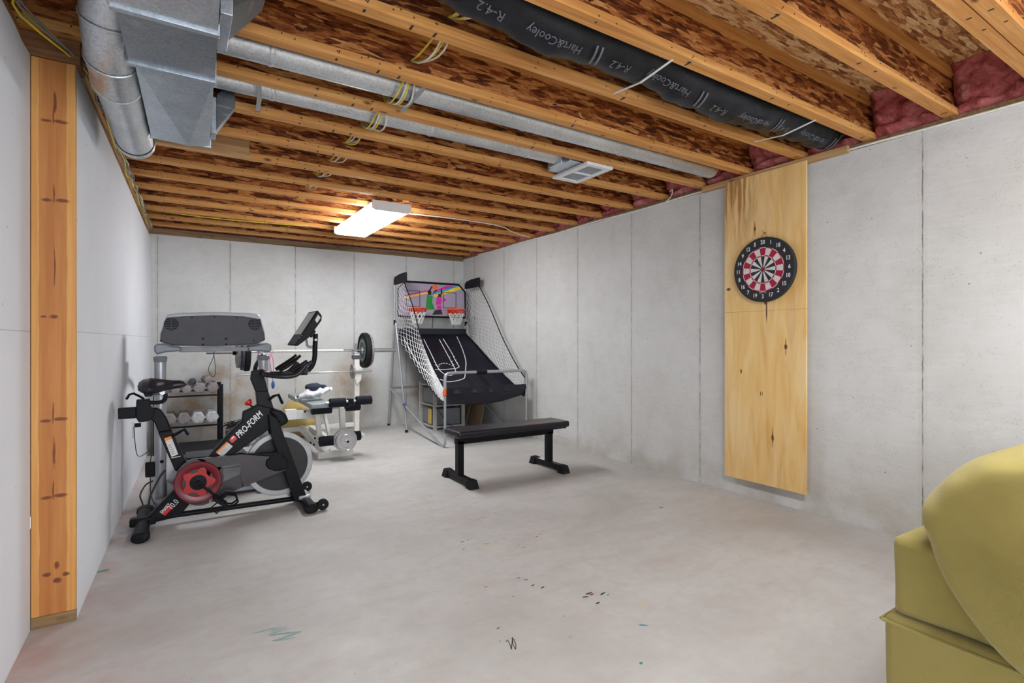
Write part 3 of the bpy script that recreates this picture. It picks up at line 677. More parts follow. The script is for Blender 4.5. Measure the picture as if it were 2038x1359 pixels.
bm = BM(); v8 = [(0.155, 1.91, 2.22), (0.155, 2.14, 2.22), (0.155, 2.14, 2.38), (0.155, 1.91, 2.38), (0.27, 1.995, 2.37), (0.27, 2.14, 2.37), (0.27, 2.14, 2.52), (0.27, 1.995, 2.52)]
vv = [bm.verts.new(p) for p in v8]
for f in ((0, 1, 2, 3), (4, 5, 6, 7), (0, 1, 5, 4), (1, 2, 6, 5), (2, 3, 7, 6), (3, 0, 4, 7)): face(bm, [vv[i] for i in f])
obj('boot', bm, M['galv_shade'], t, bevel=0.003)

# black flexible duct sagging between two joists
fp = spline([(0.5, 1.78, 2.56), (0.9, 1.74, 2.51), (1.3, 1.755, 2.475), (1.82, 1.765, 2.497), (2.2, 1.755, 2.46), (2.6, 1.755, 2.455), (3.0, 1.765, 2.495), (3.3, 1.765, 2.495), (3.52, 1.765, 2.50)], 10)
fr_ = [0.118 + 0.007 * math.sin(i * 0.7) + 0.004 * math.sin(i * 1.9) for i in range(len(fp))]
t = thing('flexible_duct', 'black plastic-sleeved flexible duct sagging between two joists', 'duct', (2.0, 1.76, 2.3))
bm = BM(); tube(bm, fp, fr_, 32, up=(0, 0, 1))
for v_ in bm.verts: v_.co += Vector((0, 0, 0.004 * noise.noise(v_.co * 14)))
obj('sleeve', bm, M['duct_b'], t)
def onflex(s, b, d, ang0):
    # s: distance measured from the wall end back towards the trunk; letters upright away from the viewer
    x = s; i = 0
    for i in range(len(fp) - 1):
        if fp[i].x <= x <= fp[i + 1].x: break
    k = (x - fp[i].x) / max(1e-6, fp[i + 1].x - fp[i].x); c = fp[i].lerp(fp[i + 1], min(max(k, 0), 1)); r = 0.125 + 0.003
    a = ang0 + b / r
    return c + Vector((0, math.sin(a) * r, -math.cos(a) * r))
def flextext(s, size, x, ang=-0.5):
    obj('printed_text', text_bm(s, size, lambda a, b, d: onflex(x - a, b, d, ang)), M['print_g'], t, smooth=0, keep='n')
for x in (1.16, 1.84, 2.52, 3.12):
    flextext('Hart&Cooley', 0.052, x + 0.13, -0.45); flextext('R-4.2', 0.056, x - 0.17, -0.35)
    bm = BM()
    for q in range(2):
        P = [onflex(x + 0.33 + q * 0.03 + 0.02 * k / 5, -0.045 + 0.09 * k / 5, 0, -0.42) for k in range(6)]
        Q = [onflex(x + 0.33 + q * 0.03 + 0.02 * k / 5 + 0.011, -0.045 + 0.09 * k / 5, 0, -0.42) for k in range(6)]
        for k in range(5): face(bm, [bm.verts.new(p) for p in (P[k], P[k + 1], Q[k + 1], Q[k])])
    obj('printed_mark', bm, M['print_g'], t, smooth=0, keep='n')
def strap(pts, wd, label, mat, cat='strap'):
    bm = BM()
    for a, b in zip(pts, pts[1:]): bar(bm, a, b, wd, 0.003)
    tag(obj('duct_strap', bm, mat), label, cat, 'straps and hangers under the ducts')
strap([(1.84, 1.945, 2.383), (1.837, 1.76, 2.362), (1.835, 1.57, 2.383)], 0.012, 'thin white strap holding the black duct, nearer the camera side end', M['silver_t'])
strap([(3.02, 1.945, 2.383), (3.015, 1.76, 2.360), (3.01, 1.57, 2.383)], 0.012, 'thin white strap holding the black duct beside its wall end', M['silver_t'])
strap([(1.02, 2.735, 2.395), (1.02, 2.70, 2.378), (1.02, 2.565, 2.376), (1.02, 2.395, 2.383)], 0.022, 'metal hanger bar crossing under the thicker branch pipe', M['steel'])
strap([(0.38, 3.145, 2.395), (0.37, 3.10, 2.38), (0.36, 2.955, 2.380), (0.34, 2.80, 2.383)], 0.022, 'short metal hanger under the thinner pipe beside the trunk duct', M['steel'])

# wood blocking and board strips
bm = BM(); box(bm, 0.20, 0.28, 3.21, 3.24, 2.41, 2.50); tag(obj('wood_block', bm, M['lumber_x'], bevel=0.002), 'small pale wood block nailed beside a joist below the trunk duct', 'wood block')
bm = BM(); box(bm, -0.70, 0.42, 3.945, 3.984, ZJ - 0.002, 2.50); tag(obj('joist_splice', bm, M['lumber_x'], bevel=0.002), 'short board doubled against a joist beyond the capped trunk duct', 'board')
bm = BM(); box(bm, 3.553, 3.588, 1.66, 2.745, 2.338, 2.380); tag(obj('furring_strip', bm, M['lumber_y'], bevel=0.002), 'pale wood strip fixed along wall top behind the plywood panel', 'board')

# ------------------------------------------------------------------ ceiling lights
def fixture(loc, label):
    x, y = loc; t = thing('ceiling_light', label, 'light', (x, y, 2.30), 'wraparound ceiling lights')
    hw, hl = 0.178, 0.66; bm = BM(); box(bm, x - hw + .02, x + hw - .02, y - hl, y + hl, 2.362, ZJ); obj('housing', bm, M['whitep'], t, bevel=0.003)
    bm = BM(); P = [(-hw, 2.365), (-hw + 0.006, 2.318), (-hw + 0.03, 2.306), (hw - 0.03, 2.306), (hw - 0.006, 2.318), (hw, 2.365)]
    prism(bm, P, lambda a, b, d: Vector((x + a, y + d, b)), -hl + 0.02, hl - 0.02); obj('diffuser', bm, M['lamp'], t, smooth=30)
    for s in (-1, 1):
        bm = BM(); P = [(-hw - .002, 2.386), (-hw - .002, 2.316), (-hw + 0.03, 2.302), (hw - 0.03, 2.302), (hw + .002, 2.316), (hw + .002, 2.386)]
        prism(bm, P, lambda a, b, d: Vector((x + a, y + d, b)), s * (hl - 0.02), s * (hl + 0.004)); obj('end_cap', bm, M['whitep'], t, bevel=0.002)
    return t
f0 = fixture((1.63, 5.20), 'glowing white wraparound light under the joists above the gym gear')
for (x, y, lab) in ((1.63, 0.10, 'white wraparound light above the sofa side of the room'), (1.63, -3.2, 'unseen wraparound light added at the far rear for brightness')):  # the rear one is an unseen lamp added to brighten the room
    dup(f0, (x, y, 2.30), lab)

# ------------------------------------------------------------------ cables
def cable(pts, r, mat, label, group=None, n=6, seg=6, name='cable'):
    bm = BM(); tube(bm, spline(pts, seg), r, n); o = tag(obj(name, bm, mat), label, 'cable', group); return o
cr = random.Random(5)
for q, (mt, lab, dx) in enumerate(((M['yellowc'], 'yellow cable threaded through the joists, left one of its bundle', -0.012), (M['whitec'], 'white cable threaded through the joists with two yellow ones', 0.006), (M['yellowc'], 'yellow cable threaded through the joists, right one of its bundle', 0.022), (M['whitec'], 'white cable on the outer side of the threaded bundle', 0.036))):
    pts = []; ys = [0.35] + YJ[:12]
    for a, b in zip(ys, ys[1:]):
        sag = 0.03 + 0.03 * cr.random(); fan = dx * (0.6 + 0.9 * cr.random())
        if abs(a - YJ[3]) < .01: sag = 0.108
        if abs(a - YJ[4]) < .01: sag = 0.10
        for f in (0.0, 0.15, 0.35, 0.5, 0.65, 0.85): k = 4 * f * (1 - f); pts.append((0.945 + dx * 0.4 + fan * k, a + (b - a) * f, 2.475 - sag * k))
    pts.append((0.945, ys[-1], 2.475))
    cable(pts, 0.0045, mt, lab, 'cables through the joists', seg=3)
# cables along the top of the left wall
for q in range(6):
    mt = (M['yellowc'], M['greyc'], M['greyc'], M['yellowc'], M['whitec'], M['greyc'])[q]; pts = []
    y = 0.8 if q < 4 else 2.9
    while y < 6.7:
        if y < 2.75: x = XL0 + 0.012; z = 2.330 + 0.008 * q
        else: x = xl(y) + 0.012; z = 2.300 - (y - 2.8) * 0.005 + 0.010 * q
        pts.append((x + 0.004 * (q % 3) + 0.022 * cr.random(), y, z + 0.034 * (cr.random() - 0.5))); y += 0.16
        if 2.70 < y < 2.86: y = 2.87
    cable(pts, 0.0042, mt, ('yellow cable strung highest along left wall top', 'lower grey cable of those strung along left wall top', 'grey cable strung between others along left wall top', 'second yellow cable strung along left wall top', 'white cable strung along the inner left wall top only', 'upper grey cable strung along the inner left wall top only')[q], 'cables along the left wall top', seg=3)
cable([(-0.22, 6.1, 2.40), (0.3, 6.05, 2.375), (0.9, 6.0, 2.378), (1.2, 5.95, 2.38)], 0.004, M['yellowc'], 'yellow cable crossing under joists from left wall towards the light')
cable([(1.80, 4.85, 2.38), (2.0, 4.8, 2.372), (2.4, 4.75, 2.368), (2.9, 4.8, 2.37), (3.2, 5.0, 2.372), (3.5, 5.1, 2.36)], 0.005, M['whitec'], 'white cable from the ceiling light to the right wall')
cable([(XR - 0.006, y, 2.352 + 0.004 * math.sin(y * 5)) for y in [0.2 + 0.35 * i for i in range(19)]], 0.007, M['whitec'], 'white cable clipped along the top of the right concrete wall')
cable([(3.50, 3.02, 2.40), (3.52, 3.01, 2.42), (3.55, 3.05, 2.38), (3.57, 3.12, 2.352)], 0.004, M['whitec'], 'short white cable looping down over pink insulation onto right wall')

# ------------------------------------------------------------------ plywood panel and dartboard
bm = BM(); box(bm, 3.536, 3.551, 1.906, 2.522, 0.125, 2.352)
for dy in (0.0, 0.014):
    p = on_x(1513, 783, 3.5352); face(bm, [bm.verts.new((p.x, p.y - dy + a, p.z + b)) for a, b in ((0, -0.014), (-0.004, -0.014), (-0.003, 0.014), (0.001, 0.014))], 1)
o = obj('plywood_panel', bm, [M['ply'], M['ink']]); tag(o, 'tall knotty plywood panel standing off the right concrete wall', 'panel')
bm = BM(); box(bm, 3.551, 3.588, 1.96, 2.47, 0.20, 0.26); box(bm, 3.551, 3.588, 1.96, 2.47, 1.2, 1.26); obj('batten', bm, M['lumber_y'], o)
t = thing('dartboard', 'round black dartboard with red and white rings hung on plywood', 'dartboard', (3.53, 2.190, 1.655))
DC = Vector((3.500, 2.190, 1.655)); RD = 0.229
def dpt(a, b, d): return Vector((DC.x - d, DC.y - a, DC.z + b))     # a to the viewer's right
bm = BM(); lathe(bm, [(RD - 0.006, -0.034), (RD, -0.030), (RD, -0.004), (RD - 0.004, 0.0), (0.01, 0.0)], DC, (-1, 0, 0), 64); obj('board', bm, M['db_black'], t)
order = [20, 1, 18, 4, 13, 6, 10, 15, 2, 17, 3, 19, 7, 16, 8, 11, 14, 9, 12, 5]
def sector(bm, r0, r1, k, mi, d=0.0008):
    a0 = PI / 2 - (k - 0.5) * PI / 10; a1 = PI / 2 - (k + 0.5) * PI / 10; n = 5; A = []; B = []
    for i in range(n + 1):
        a = a0 + (a1 - a0) * i / n; A.append(bm.verts.new(dpt(r0 * math.cos(a), r0 * math.sin(a), d))); B.append(bm.verts.new(dpt(r1 * math.cos(a), r1 * math.sin(a), d)))
    for i in range(n): face(bm, [A[i], A[i + 1], B[i + 1], B[i]], mi)
bm = BM()
for k in range(20):
    e = k % 2 == 0
    sector(bm, 0.016, 0.094, k, 0 if e else 1); sector(bm, 0.094, 0.1005, k, 1 if e else 2); sector(bm, 0.1005, 0.151, k, 2 if e else 1); sector(bm, 0.151, 0.1575, k, 1 if e else 2)
obj('scoring_face', bm, [M['db_black'], M['db_white'], M['db_red']], t, smooth=0, keep='n')
bm = BM(); lathe(bm, [(0.013, 0), (0.012, 0.002), (0.006, 0.002)], DC, (-1, 0, 0), 20); obj('bullseye', bm, M['db_red'], t)
bm = BM()
for r in (0.094, 0.1005, 0.151, 0.1575): tube(bm, [dpt(r * math.cos(a * PI / 30), r * math.sin(a * PI / 30), 0.0012) for a in range(60)], 0.0007, 4, closed=True)
obj('wire_ring', bm, M['db_red'], t)
bm = BM()
for k, nmb in enumerate(order):
    a = PI / 2 - k * PI / 10; cx, cy = 0.192 * math.cos(a), 0.192 * math.sin(a)
    text_bm(str(nmb), 0.040, lambda x, y, d: dpt(cx + x * 0.85, cy + y, d), 0.001, bold=True, bm=bm)
text_bm('MADE IN USA', 0.009, lambda x, y, d: dpt(x, y - 0.165, d), 0.001, bm=bm)
obj('numbers', bm, M['whitep'], t, smooth=0, keep='n')
bm = BM(); tube(bm, [dpt(-0.028, 0.222, -0.01), dpt(0.0, 0.262, -0.022), dpt(0.03, 0.222, -0.01)], 0.0014, 5); tube(bm, [dpt(0, 0.262, -0.022), dpt(-0.025, 0.285, -0.02)], 0.0012, 5); cyl(bm, dpt(0, 0.262, -0.035), dpt(0, 0.262, -0.012), 0.003, 8)
obj('hanging_wire', bm, M['inkf'], t)

# ------------------------------------------------------------------ flat gym bench
t = thing('gym_bench', 'black flat weight bench alone in the middle of the floor', 'bench', (2.43, 3.85, 0))
bm = BM(); box(bm, 1.87, 2.985, 3.71, 3.985, 0.378, 0.432); obj('seat_pad', bm, M['vinyl'], t, bevel=0.018, bseg=4)
bm = BM(); box(bm, 1.90, 2.96, 3.73, 3.965, 0.366, 0.38); obj('pad_board', bm, M['blackp'], t, bevel=0.003)
bm = BM(); bar(bm, (1.915, 3.85, 0.338), (2.885, 3.85, 0.338), 0.055, 0.055); obj('beam', bm, M['black'], t, bevel=0.003)
for x in (1.95, 2.85):
    bm = BM(); bar(bm, (x, 3.85, 0.05), (x, 3.85, 0.335), 0.055, 0.055, up=(1, 0, 0)); obj('leg', bm, M['black'], t, bevel=0.003)
    bm = BM(); bar(bm, (x, 3.63, 0.04), (x, 4.07, 0.04), 0.05, 0.05); o = obj('foot_bar', bm, M['black'], t, bevel=0.003)
    for s in (-1, 1):
        bm = BM(); yc = 3.85 + s * 0.215; f = lambda a, b, d: Vector((x + d, yc + s * a, b))
        A = [(-.035, 0), (.045, 0), (.028, .068), (-.035, .068)]
        vs = []
        for d, k in ((-1, 1), (1, 1)):
            for a, b in A: vs.append(bm.verts.new((x + d * (0.042 if b < .03 else 0.030), yc + s * a, b)))
        for fc in ((0, 1, 2, 3), (7, 6, 5, 4), (0, 4, 5, 1), (1, 5, 6, 2), (2, 6, 7, 3), (3, 7, 4, 0)): face(bm, [vs[i] for i in fc])
        obj('end_cap', bm, M['rubber'], o, bevel=0.004)
bm = BM(); box(bm, 2.67, 2.90, 3.80, 3.90, 0.0652, 0.0656) if False else box(bm, 2.8255, 2.8745, 3.88, 3.99, 0.0652, 0.0658); obj('sticker', bm, M['sticker'], t)
bm = BM()
rt = random.Random(8)
def tick(x0, y0, h, mi):
    for q in range(3):
        a = rt.random() * 0.012; face(bm, [bm.verts.new(p) for p in ((x0 + a, y0 + q * h / 3, 0.4325), (x0 + a + 0.012, y0 + q * h / 3, 0.4325), (x0 + a + 0.012, y0 + q * h / 3 + 0.004, 0.4325), (x0 + a, y0 + q * h / 3 + 0.004, 0.4325))], mi)
    face(bm, [bm.verts.new(p) for p in ((x0, y0, 0.4325), (x0 + 0.004, y0, 0.4325), (x0 + 0.004, y0 + h, 0.4325), (x0, y0 + h, 0.4325))], mi)
for k in range(11): tick(2.53 + k * 0.027, 3.775, 0.028, 0)
for k in range(4): tick(2.85 + k * 0.025, 3.775, 0.024, 1)
obj('printed_name', bm, [M['orange'], M['sticker']], t, smooth=0)

# ------------------------------------------------------------------ sofa
t = thing('sofa', 'olive yellow sofa seen from its end in the bottom right corner', 'sofa', (2.5, 0.2, 0))
SX0, SX1 = 1.60, 3.45
bm = BM(); box(bm, SX0, SX1, -0.30, 0.66, 0.04, 0.425)
for v_ in bm.verts:
    if v_.co.z < 0.1 and v_.co.x < 2: v_.co.x += 0.015
obj('base', bm, M['sofa'], t, bevel=0.022, bseg=4)
bm = BM()
for (a, b) in (((SX0 - 0.003, 0.66), (SX0 - 0.003, -0.30)), ((SX0, 0.663), (SX1, 0.663))): tube(bm, [(a[0], a[1], 0.408), (b[0], b[1], 0.408)], 0.004, 6)
obj('piping', bm, M['sofa'], t)
bm = BM()
def bk(u, v):   # outline softened by the bevel
    return None
box(bm, SX0 + 0.022, SX1 - 0.02, 0.36, 0.645, 0.425, 0.632)
bmesh.ops.subdivide_edges(bm, edges=bm.edges[:], cuts=7, use_grid_fill=True)
for v_ in bm.verts: v_.co += Vector((noise.noise(v_.co * 6) * 0.008, noise.noise(v_.co * 6 + Vector((3, 0, 0))) * 0.006, noise.noise(v_.co * 5 + Vector((0, 9, 0))) * 0.006))
obj('back_frame', bm, M['sofa'], t, bevel=0.02, bseg=3, smooth=50)
bm = BM()
# back cushion: leans from the back frame down to the seat (profile in the y-z plane)
CX0, CX1 = 1.56, 2.60
pc = [(0.582, 0.695), (0.575, 0.745), (0.548, 0.795), (0.485, 0.858), (0.395, 0.905), (0.28, 0.915), (0.16, 0.87), (0.08, 0.77), (0.03, 0.65), (0.02, 0.52), (0.06, 0.435), (0.18, 0.385), (0.30, 0.375), (0.40, 0.405), (0.475, 0.475), (0.54, 0.575)]
pcs = spline([(0, a, b) for a, b in pc] + [(0, pc[0][0], pc[0][1])], 5)[:-1]
cc = Vector((0, 0.31, 0.65)); rows = []; m_ = len(pcs)
XS = [CX0, CX0 + 0.004, CX0 + 0.012, CX0 + 0.025, CX0 + 0.045, CX0 + 0.075, CX0 + 0.11] + [CX0 + 0.15 + i * 0.06 for i in range(13)] + [CX1 - 0.06, CX1 - 0.02, CX1]
NX = len(XS) - 1
for x in XS:
    e = min(x - CX0, CX1 - x); k = 1.0 if e > 0.11 else 0.80 + 0.20 * math.sqrt(max(0.0, 1 - (1 - e / 0.11) ** 2))
    row = []
    for p in pcs:
        q = cc + (p - cc) * k
        if x > 1.64: q.z = max(q.z, 0.432 if q.y < 0.36 else 0.60)
        w_ = noise.noise(Vector((x * 3, q.y * 9, q.z * 9))) * 0.006 + 0.003 * math.sin(q.y * 40 - q.z * 55) * max(0, 1 - abs(e - 0.03) / 0.06)
        row.append(bm.verts.new((x, q.y + w_, q.z + w_)))
    rows.append(row)
for i in range(NX):
    for j in range(m_): face(bm, [rows[i][j], rows[i + 1][j], rows[i + 1][(j + 1) % m_], rows[i][(j + 1) % m_]])
for row, sgn in ((rows[0], -1), (rows[-1], 1)):
    prev = row
    for kk_, dx_ in ((0.70, 0.004), (0.55, 0.012), (0.35, 0.018), (0.12, 0.020)):
        inner = [bm.verts.new((v_.co.x + sgn * dx_, cc.y + (v_.co.y - cc.y) * kk_, cc.z + (v_.co.z - cc.z) * kk_)) for v_ in row]
        for j in range(m_): face(bm, [prev[j], prev[(j + 1) % m_], inner[(j + 1) % m_], inner[j]])
        prev = inner
    face(bm, prev)
cush = obj('back_cushion', bm, M['sofa'], t, smooth=70, sub=1)
bm = BM(); tube(bm, [Vector((CX0 - 0.003, cc.y - 0.06 + (p.y - cc.y) * 0.45, cc.z + (p.z - cc.z) * 0.45)) for p in pcs], 0.0035, 6, closed=True); obj('piping', bm, M['sofa'], cush)

# ------------------------------------------------------------------ exercise bike
BY = 3.95
t = thing('exercise_bike', 'black spin bike with a red crank wheel beside the left wall', 'exercise bike', (0.3, BY, 0))
def K(x, y): return (220 + x / 2.665, 590 + y / 2.665)
def pk(L, Y=BY): return [(on_y(*K(x, y), Y).x, on_y(*K(x, y), Y).z) for x, y in L]
def kk(x, y, Y=BY): return on_y(*K(x, y), Y)
fy = lambda a, b, d: Vector((a, d, b))
def plate(name, L, y0, y1, mat, parent=t, bevel=0.004, Y=None, **k):
    bm = BM(); prism(bm, pk(L, Y if Y else y0), fy, y0, y1); return obj(name, bm, mat, parent, bevel=bevel, **k)
hw = 0.030
beam = plate('main_beam', [(197, 1172), (345, 1020), (430, 930), (520, 850), (630, 725), (698, 660), (704, 612), (750, 592), (782, 572), (868, 596), (872, 640), (862, 690), (660, 835), (560, 915), (470, 1040), (380, 1150), (262, 1180)], BY - hw, BY + hw, M['black'], bevel=0.006)
plate('head_tube', [(780, 575), (772, 500), (838, 505), (868, 598)], BY - 0.034, BY + 0.034, M['black'])
plate('stem', [(750, 396), (805, 388), (838, 506), (778, 522), (744, 440)], BY - 0.026, BY + 0.026, M['blackp'])
st = plate('seat_tube', [(252, 722), (325, 710), (392, 862), (440, 905), (400, 940), (342, 925)], BY - 0.028, BY + 0.028, M['black'])
plate('seat_post', [(188, 600), (240, 590), (268, 600), (298, 645), (326, 712), (254, 722), (232, 668), (200, 645)], BY - 0.022, BY + 0.022, M['black'], bevel=0.008)
plate('seat_slider', [(38, 595), (136, 588), (136, 646), (40, 652)], BY - 0.026, BY + 0.026, M['blackp'])
plate('slider_clamp', [(136, 550), (208, 546), (212, 585), (236, 600), (226, 640), (200, 662), (150, 668), (133, 642)], BY - 0.036, BY + 0.036, M['blackp'])
# saddle
bm = BM(); sec = [(143, 478, 470, .02), (150, 455, 495, .085), (175, 438, 508, .115), (210, 432, 512, .125), (245, 434, 510, .105), (285, 440, 500, .065), (330, 444, 490, .036), (370, 444, 484, .028), (395, 452, 475, .022), (404, 462, 468, .008)]
ss = []
for x, a, b, w_ in sec: ss.append((kk(x, a).x, kk(x, a).z, kk(x, b).z, w_))
def sad(i, j):
    x, zt, zb, w_ = i; a = 2 * PI * j / 24; cz = (zt + zb) / 2; h = (zt - zb) / 2
    cc_ = math.copysign(abs(math.cos(a)) ** 0.8, math.cos(a))
    return Vector((x, BY + w_ * cc_, cz + h * math.sin(a) - (0.02 * (abs(cc_) ** 2) * (w_ / 0.125))))
sm_ = []
for i in range(len(ss) - 1):
    for k in range(5):
        f = k / 5; f2 = f; sm_.append(tuple(ss[i][q] + (ss[i + 1][q] - ss[i][q]) * f2 for q in range(4)))
sm_.append(ss[-1]); V = [[bm.verts.new(sad(r, j)) for j in range(24)] for r in sm_]
for i in range(len(V) - 1):
    for j in range(24): face(bm, [V[i][j], V[i + 1][j], V[i + 1][(j + 1) % 24], V[i][(j + 1) % 24]])
face(bm, V[0][::-1]); face(bm, V[-1]); sd = obj('saddle', bm, M['vinyl'], t, smooth=70)
bm = BM()
for s in (-0.022, 0.022): tube(bm, [kk(190, 512) + Vector((0, s, 0)), kk(195, 524) + Vector((0, s, 0)), kk(275, 518) + Vector((0, s * .7, 0)), kk(330, 492) + Vector((0, 0, 0))], 0.0045, 6)
cyl(bm, kk(275, 508) + Vector((0, -.03, 0)), kk(275, 508) + Vector((0, .03, 0)), 0.014, 12)
obj('saddle_rail', bm, M['steel'], sd)
bm = BM(); prism(bm, pk([(175, 505), (225, 505), (222, 525), (185, 528)]), fy, BY - 0.06, BY + 0.06); obj('saddle_bracket', bm, M['blackp'], t, bevel=0.003)
bm = BM(); tube(bm, spline([kk(205, 562), kk(255, 562), kk(282, 552), kk(292, 535), kk(290, 512)], 5), 0.012, 12); obj('saddle_support', bm, M['black'], t)
def lever(name, L, r=0.007):
    bm = BM(); tube(bm, [kk(x, y, BY - 0.035) for x, y in L], r, 8, sx=1.6); return obj(name, bm, M['blackp'], t)
lever('slide_lever', [(84, 545), (100, 520), (122, 514), (150, 527), (178, 543)]); lever('seat_lever', [(325, 742), (360, 722), (392, 704), (412, 732)], 0.010); lever('stem_lever', [(838, 550), (862, 530), (890, 520), (912, 568)], 0.010)
bm = BM(); cyl(bm, kk(770, 598), kk(740, 575), 0.006, 10); o = obj('knob_stem', bm, M['blackp'], t)
bm = BM(); c_ = kk(732, 562); ax = (kk(732, 562) - kk(770, 598)).normalized(); lathe(bm, [(0.006, -0.02), (0.014, -0.016), (0.026, 0.002), (0.026, 0.008), (0.020, 0.014), (0.005, 0.016)], c_, ax, 16); obj('resistance_knob', bm, M['redp'], t, smooth=25)
# rounded shroud in front of the head
bm = BM(); prism(bm, pk([(835, 608), (868, 596), (905, 604), (932, 625), (945, 655), (944, 672), (893, 697), (868, 640)], BY - .045), fy, BY - 0.045, BY + 0.045); obj('shroud', bm, M['blackp'], t, bevel=0.018, bseg=4, smooth=60)
# forks
for s in (-1, 1):
    y0 = BY + s * 0.058
    plate('fork_leg', [(836, 625), (878, 640), (905, 700), (1040, 1062), (1000, 1090), (972, 1082), (905, 885), (850, 735)], y0 - 0.014, y0 + 0.014, M['black'], bevel=0.005, Y=BY - 0.055)
bm = BM(); box(bm, kk(862, 690).x - 0.03, kk(862, 690).x + 0.04, BY - 0.07, BY + 0.07, kk(862, 690).z - 0.02, kk(862, 690).z + 0.045); obj('fork_crown', bm, M['black'], t, bevel=0.01)
# flywheel
fc = on_y(556, 922, BY + 0.0); RF = 0.218
fw = BM(); lathe(fw, [(RF - 0.034, -0.014), (RF - 0.003, -0.014), (RF, -0.011), (RF, 0.011), (RF - 0.003, 0.014), (RF - 0.034, 0.014), (RF - 0.034, -0.014)], fc, (0, 1, 0), 72); wheel = obj('flywheel', fw, M['rim'], t, smooth=40)
bm = BM(); lathe(bm, [(0.01, -0.008), (RF - 0.0335, -0.008), (RF - 0.0335, 0.008), (0.01, 0.008)], fc, (0, 1, 0), 64); obj('flywheel_disc', bm, M['blackdisc'], wheel)
bm = BM(); cyl(bm, fc + Vector((0, -0.09, 0)), fc + Vector((0, 0.09, 0)), 0.016, 16); obj('axle', bm, M['black'], t)
# chain guard with its open window
GY0, GY1 = BY - 0.098, BY - 0.074
bm = BM()
def gp(L): prism(bm, pk(L, GY0), fy, GY0, GY1)
cr_ = (465, 985)
def arc(r, a0, a1, n=14): return [(cr_[0] + r * math.cos(math.radians(a0 + (a1 - a0) * i / n)), cr_[1] + r * math.sin(math.radians(a0 + (a1 - a0) * i / n))) for i in range(n + 1)]
gp(arc(124, -72, -360 + 62, 34))
gp([(455, 862), (700, 838), (905, 822), (915, 850), (905, 862), (690, 884), (590, 902), (575, 930), (540, 900)])
gp([(690, 884), (905, 862), (860, 880), (855, 905), (870, 925), (935, 918), (700, 1012), (688, 948), (704, 905)])
gp([(535, 1090), (560, 1030), (598, 986), (688, 948), (704, 1010), (640, 1040), (545, 1088)])
gp([(548, 905), (590, 903), (596, 912), (598, 990), (565, 1030), (555, 1060), (500, 1000)])
bmesh.ops.remove_doubles(bm, verts=bm.verts, dist=1e-5)
obj('chain_guard', bm, M['purple'], t, smooth=30)
bm = BM(); prism(bm, pk([(690, 838), (905, 824), (945, 880), (935, 918), (905, 925), (870, 925), (838, 915), (822, 895), (826, 868), (850, 850)], GY0 - .008), fy, GY0 - 0.010, GY1); obj('hub_cover', bm, M['blackp'], t, bevel=0.008)
bm = BM(); tube(bm, [on_y(*K(x, y), GY0) for x, y in ((592, 912), (688, 899), (698, 908), (686, 945), (602, 982))], 0.0035, 6, closed=True); obj('window_trim', bm, M['greyp'], t)
cc_ = kk(*cr_, GY0)
bm = BM(); lathe(bm, [(0.088, 0.0), (0.108, -0.006), (0.125, -0.006), (0.131, 0.0), (0.131, 0.006), (0.088, 0.006)], cc_, (0, 1, 0), 60)
# ring radius follows the photographed disc
obj('crank_ring', bm, M['redd'], t, smooth=40)
bm = BM(); P = []
for i in range(60):
    a = 2 * PI * i / 60 + 0.3; r = 0.066 + 0.030 * max(0, math.cos(2.5 * a) ** 2 - 0.25) / 0.75; P.append((cc_.x + r * math.cos(a), cc_.z + r * math.sin(a)))
prism(bm, P, fy, GY0 - 0.006, GY0 + 0.002); obj('crank_star', bm, M['redstar'], t, smooth=30)
bm = BM(); lathe(bm, [(0.085, 0.0), (0.089, -0.005), (0.089, 0.002), (0.085, 0.002)], cc_, (0, 1, 0), 60); obj('crank_trim', bm, M['redstar'], t)
bm = BM(); lathe(bm, [(0.048, 0.0), (0.046, -0.012), (0.014, -0.014), (0.012, -0.03), (0.002, -0.03)], cc_, (0, 1, 0), 40); obj('crank_hub', bm, M['blackp'], t)
# cranks and pedals
def crank(y, x1, y1, s):
    a = Vector((cc_.x, y, cc_.z)); b = kk(x1, y1, y)
    bm = BM(); bar(bm, a, b, 0.014, 0.026, up=(0, 1, 0)); c = obj('crank_arm', bm, M['blackp'], t, bevel=0.004)
    bm = BM(); pc_ = b + Vector((0, s * 0.06, 0)); Mx = Matrix.Translation(pc_) @ Matrix.Rotation(math.radians(38), 4, 'Y')
    for q in (-1, 1): box(bm, -0.045, 0.045, q * 0.042 - 0.005, q * 0.042 + 0.005, -0.010, 0.010, M=Mx); box(bm, q * 0.040 - 0.005, q * 0.040 + 0.005, -0.04, 0.04, -0.009, 0.009, M=Mx)
    box(bm, -0.018, 0.018, -0.042, 0.042, -0.012, 0.012, M=Mx); p = obj('pedal', bm, M['blackp'], c, bevel=0.002)
    bm = BM(); cyl(bm, b, pc_ + Vector((0, -s * 0.03, 0)), 0.009, 10); obj('pedal_axle', bm, M['steel'], c)
    return c, pc_, Mx
c1_, pc_, Mx = crank(BY - 0.115, 578, 1072, -1)
bm = BM()
for q in (-0.03, 0.03): tube(bm, [Mx @ Vector(p) for p in ((0.045, q, 0), (0.075, q, 0.015), (0.085, q * .8, 0.05), (0.05, q * .6, 0.075), (0.0, q, 0.055), (-0.01, q * 1.3, 0.0))], 0.006, 6, sx=1.8)
tube(bm, [Mx @ Vector(p) for p in ((-0.02, -0.05, -0.01), (-0.03, -0.05, -0.05), (0.03, 0.0, -0.07), (0.05, 0.05, -0.03), (0.03, 0.05, 0.0))], 0.004, 6)
obj('toe_cage', bm, M['blackp'], t)
c2_, pc2, Mx2 = crank(BY + 0.115, 372, 905, 1)
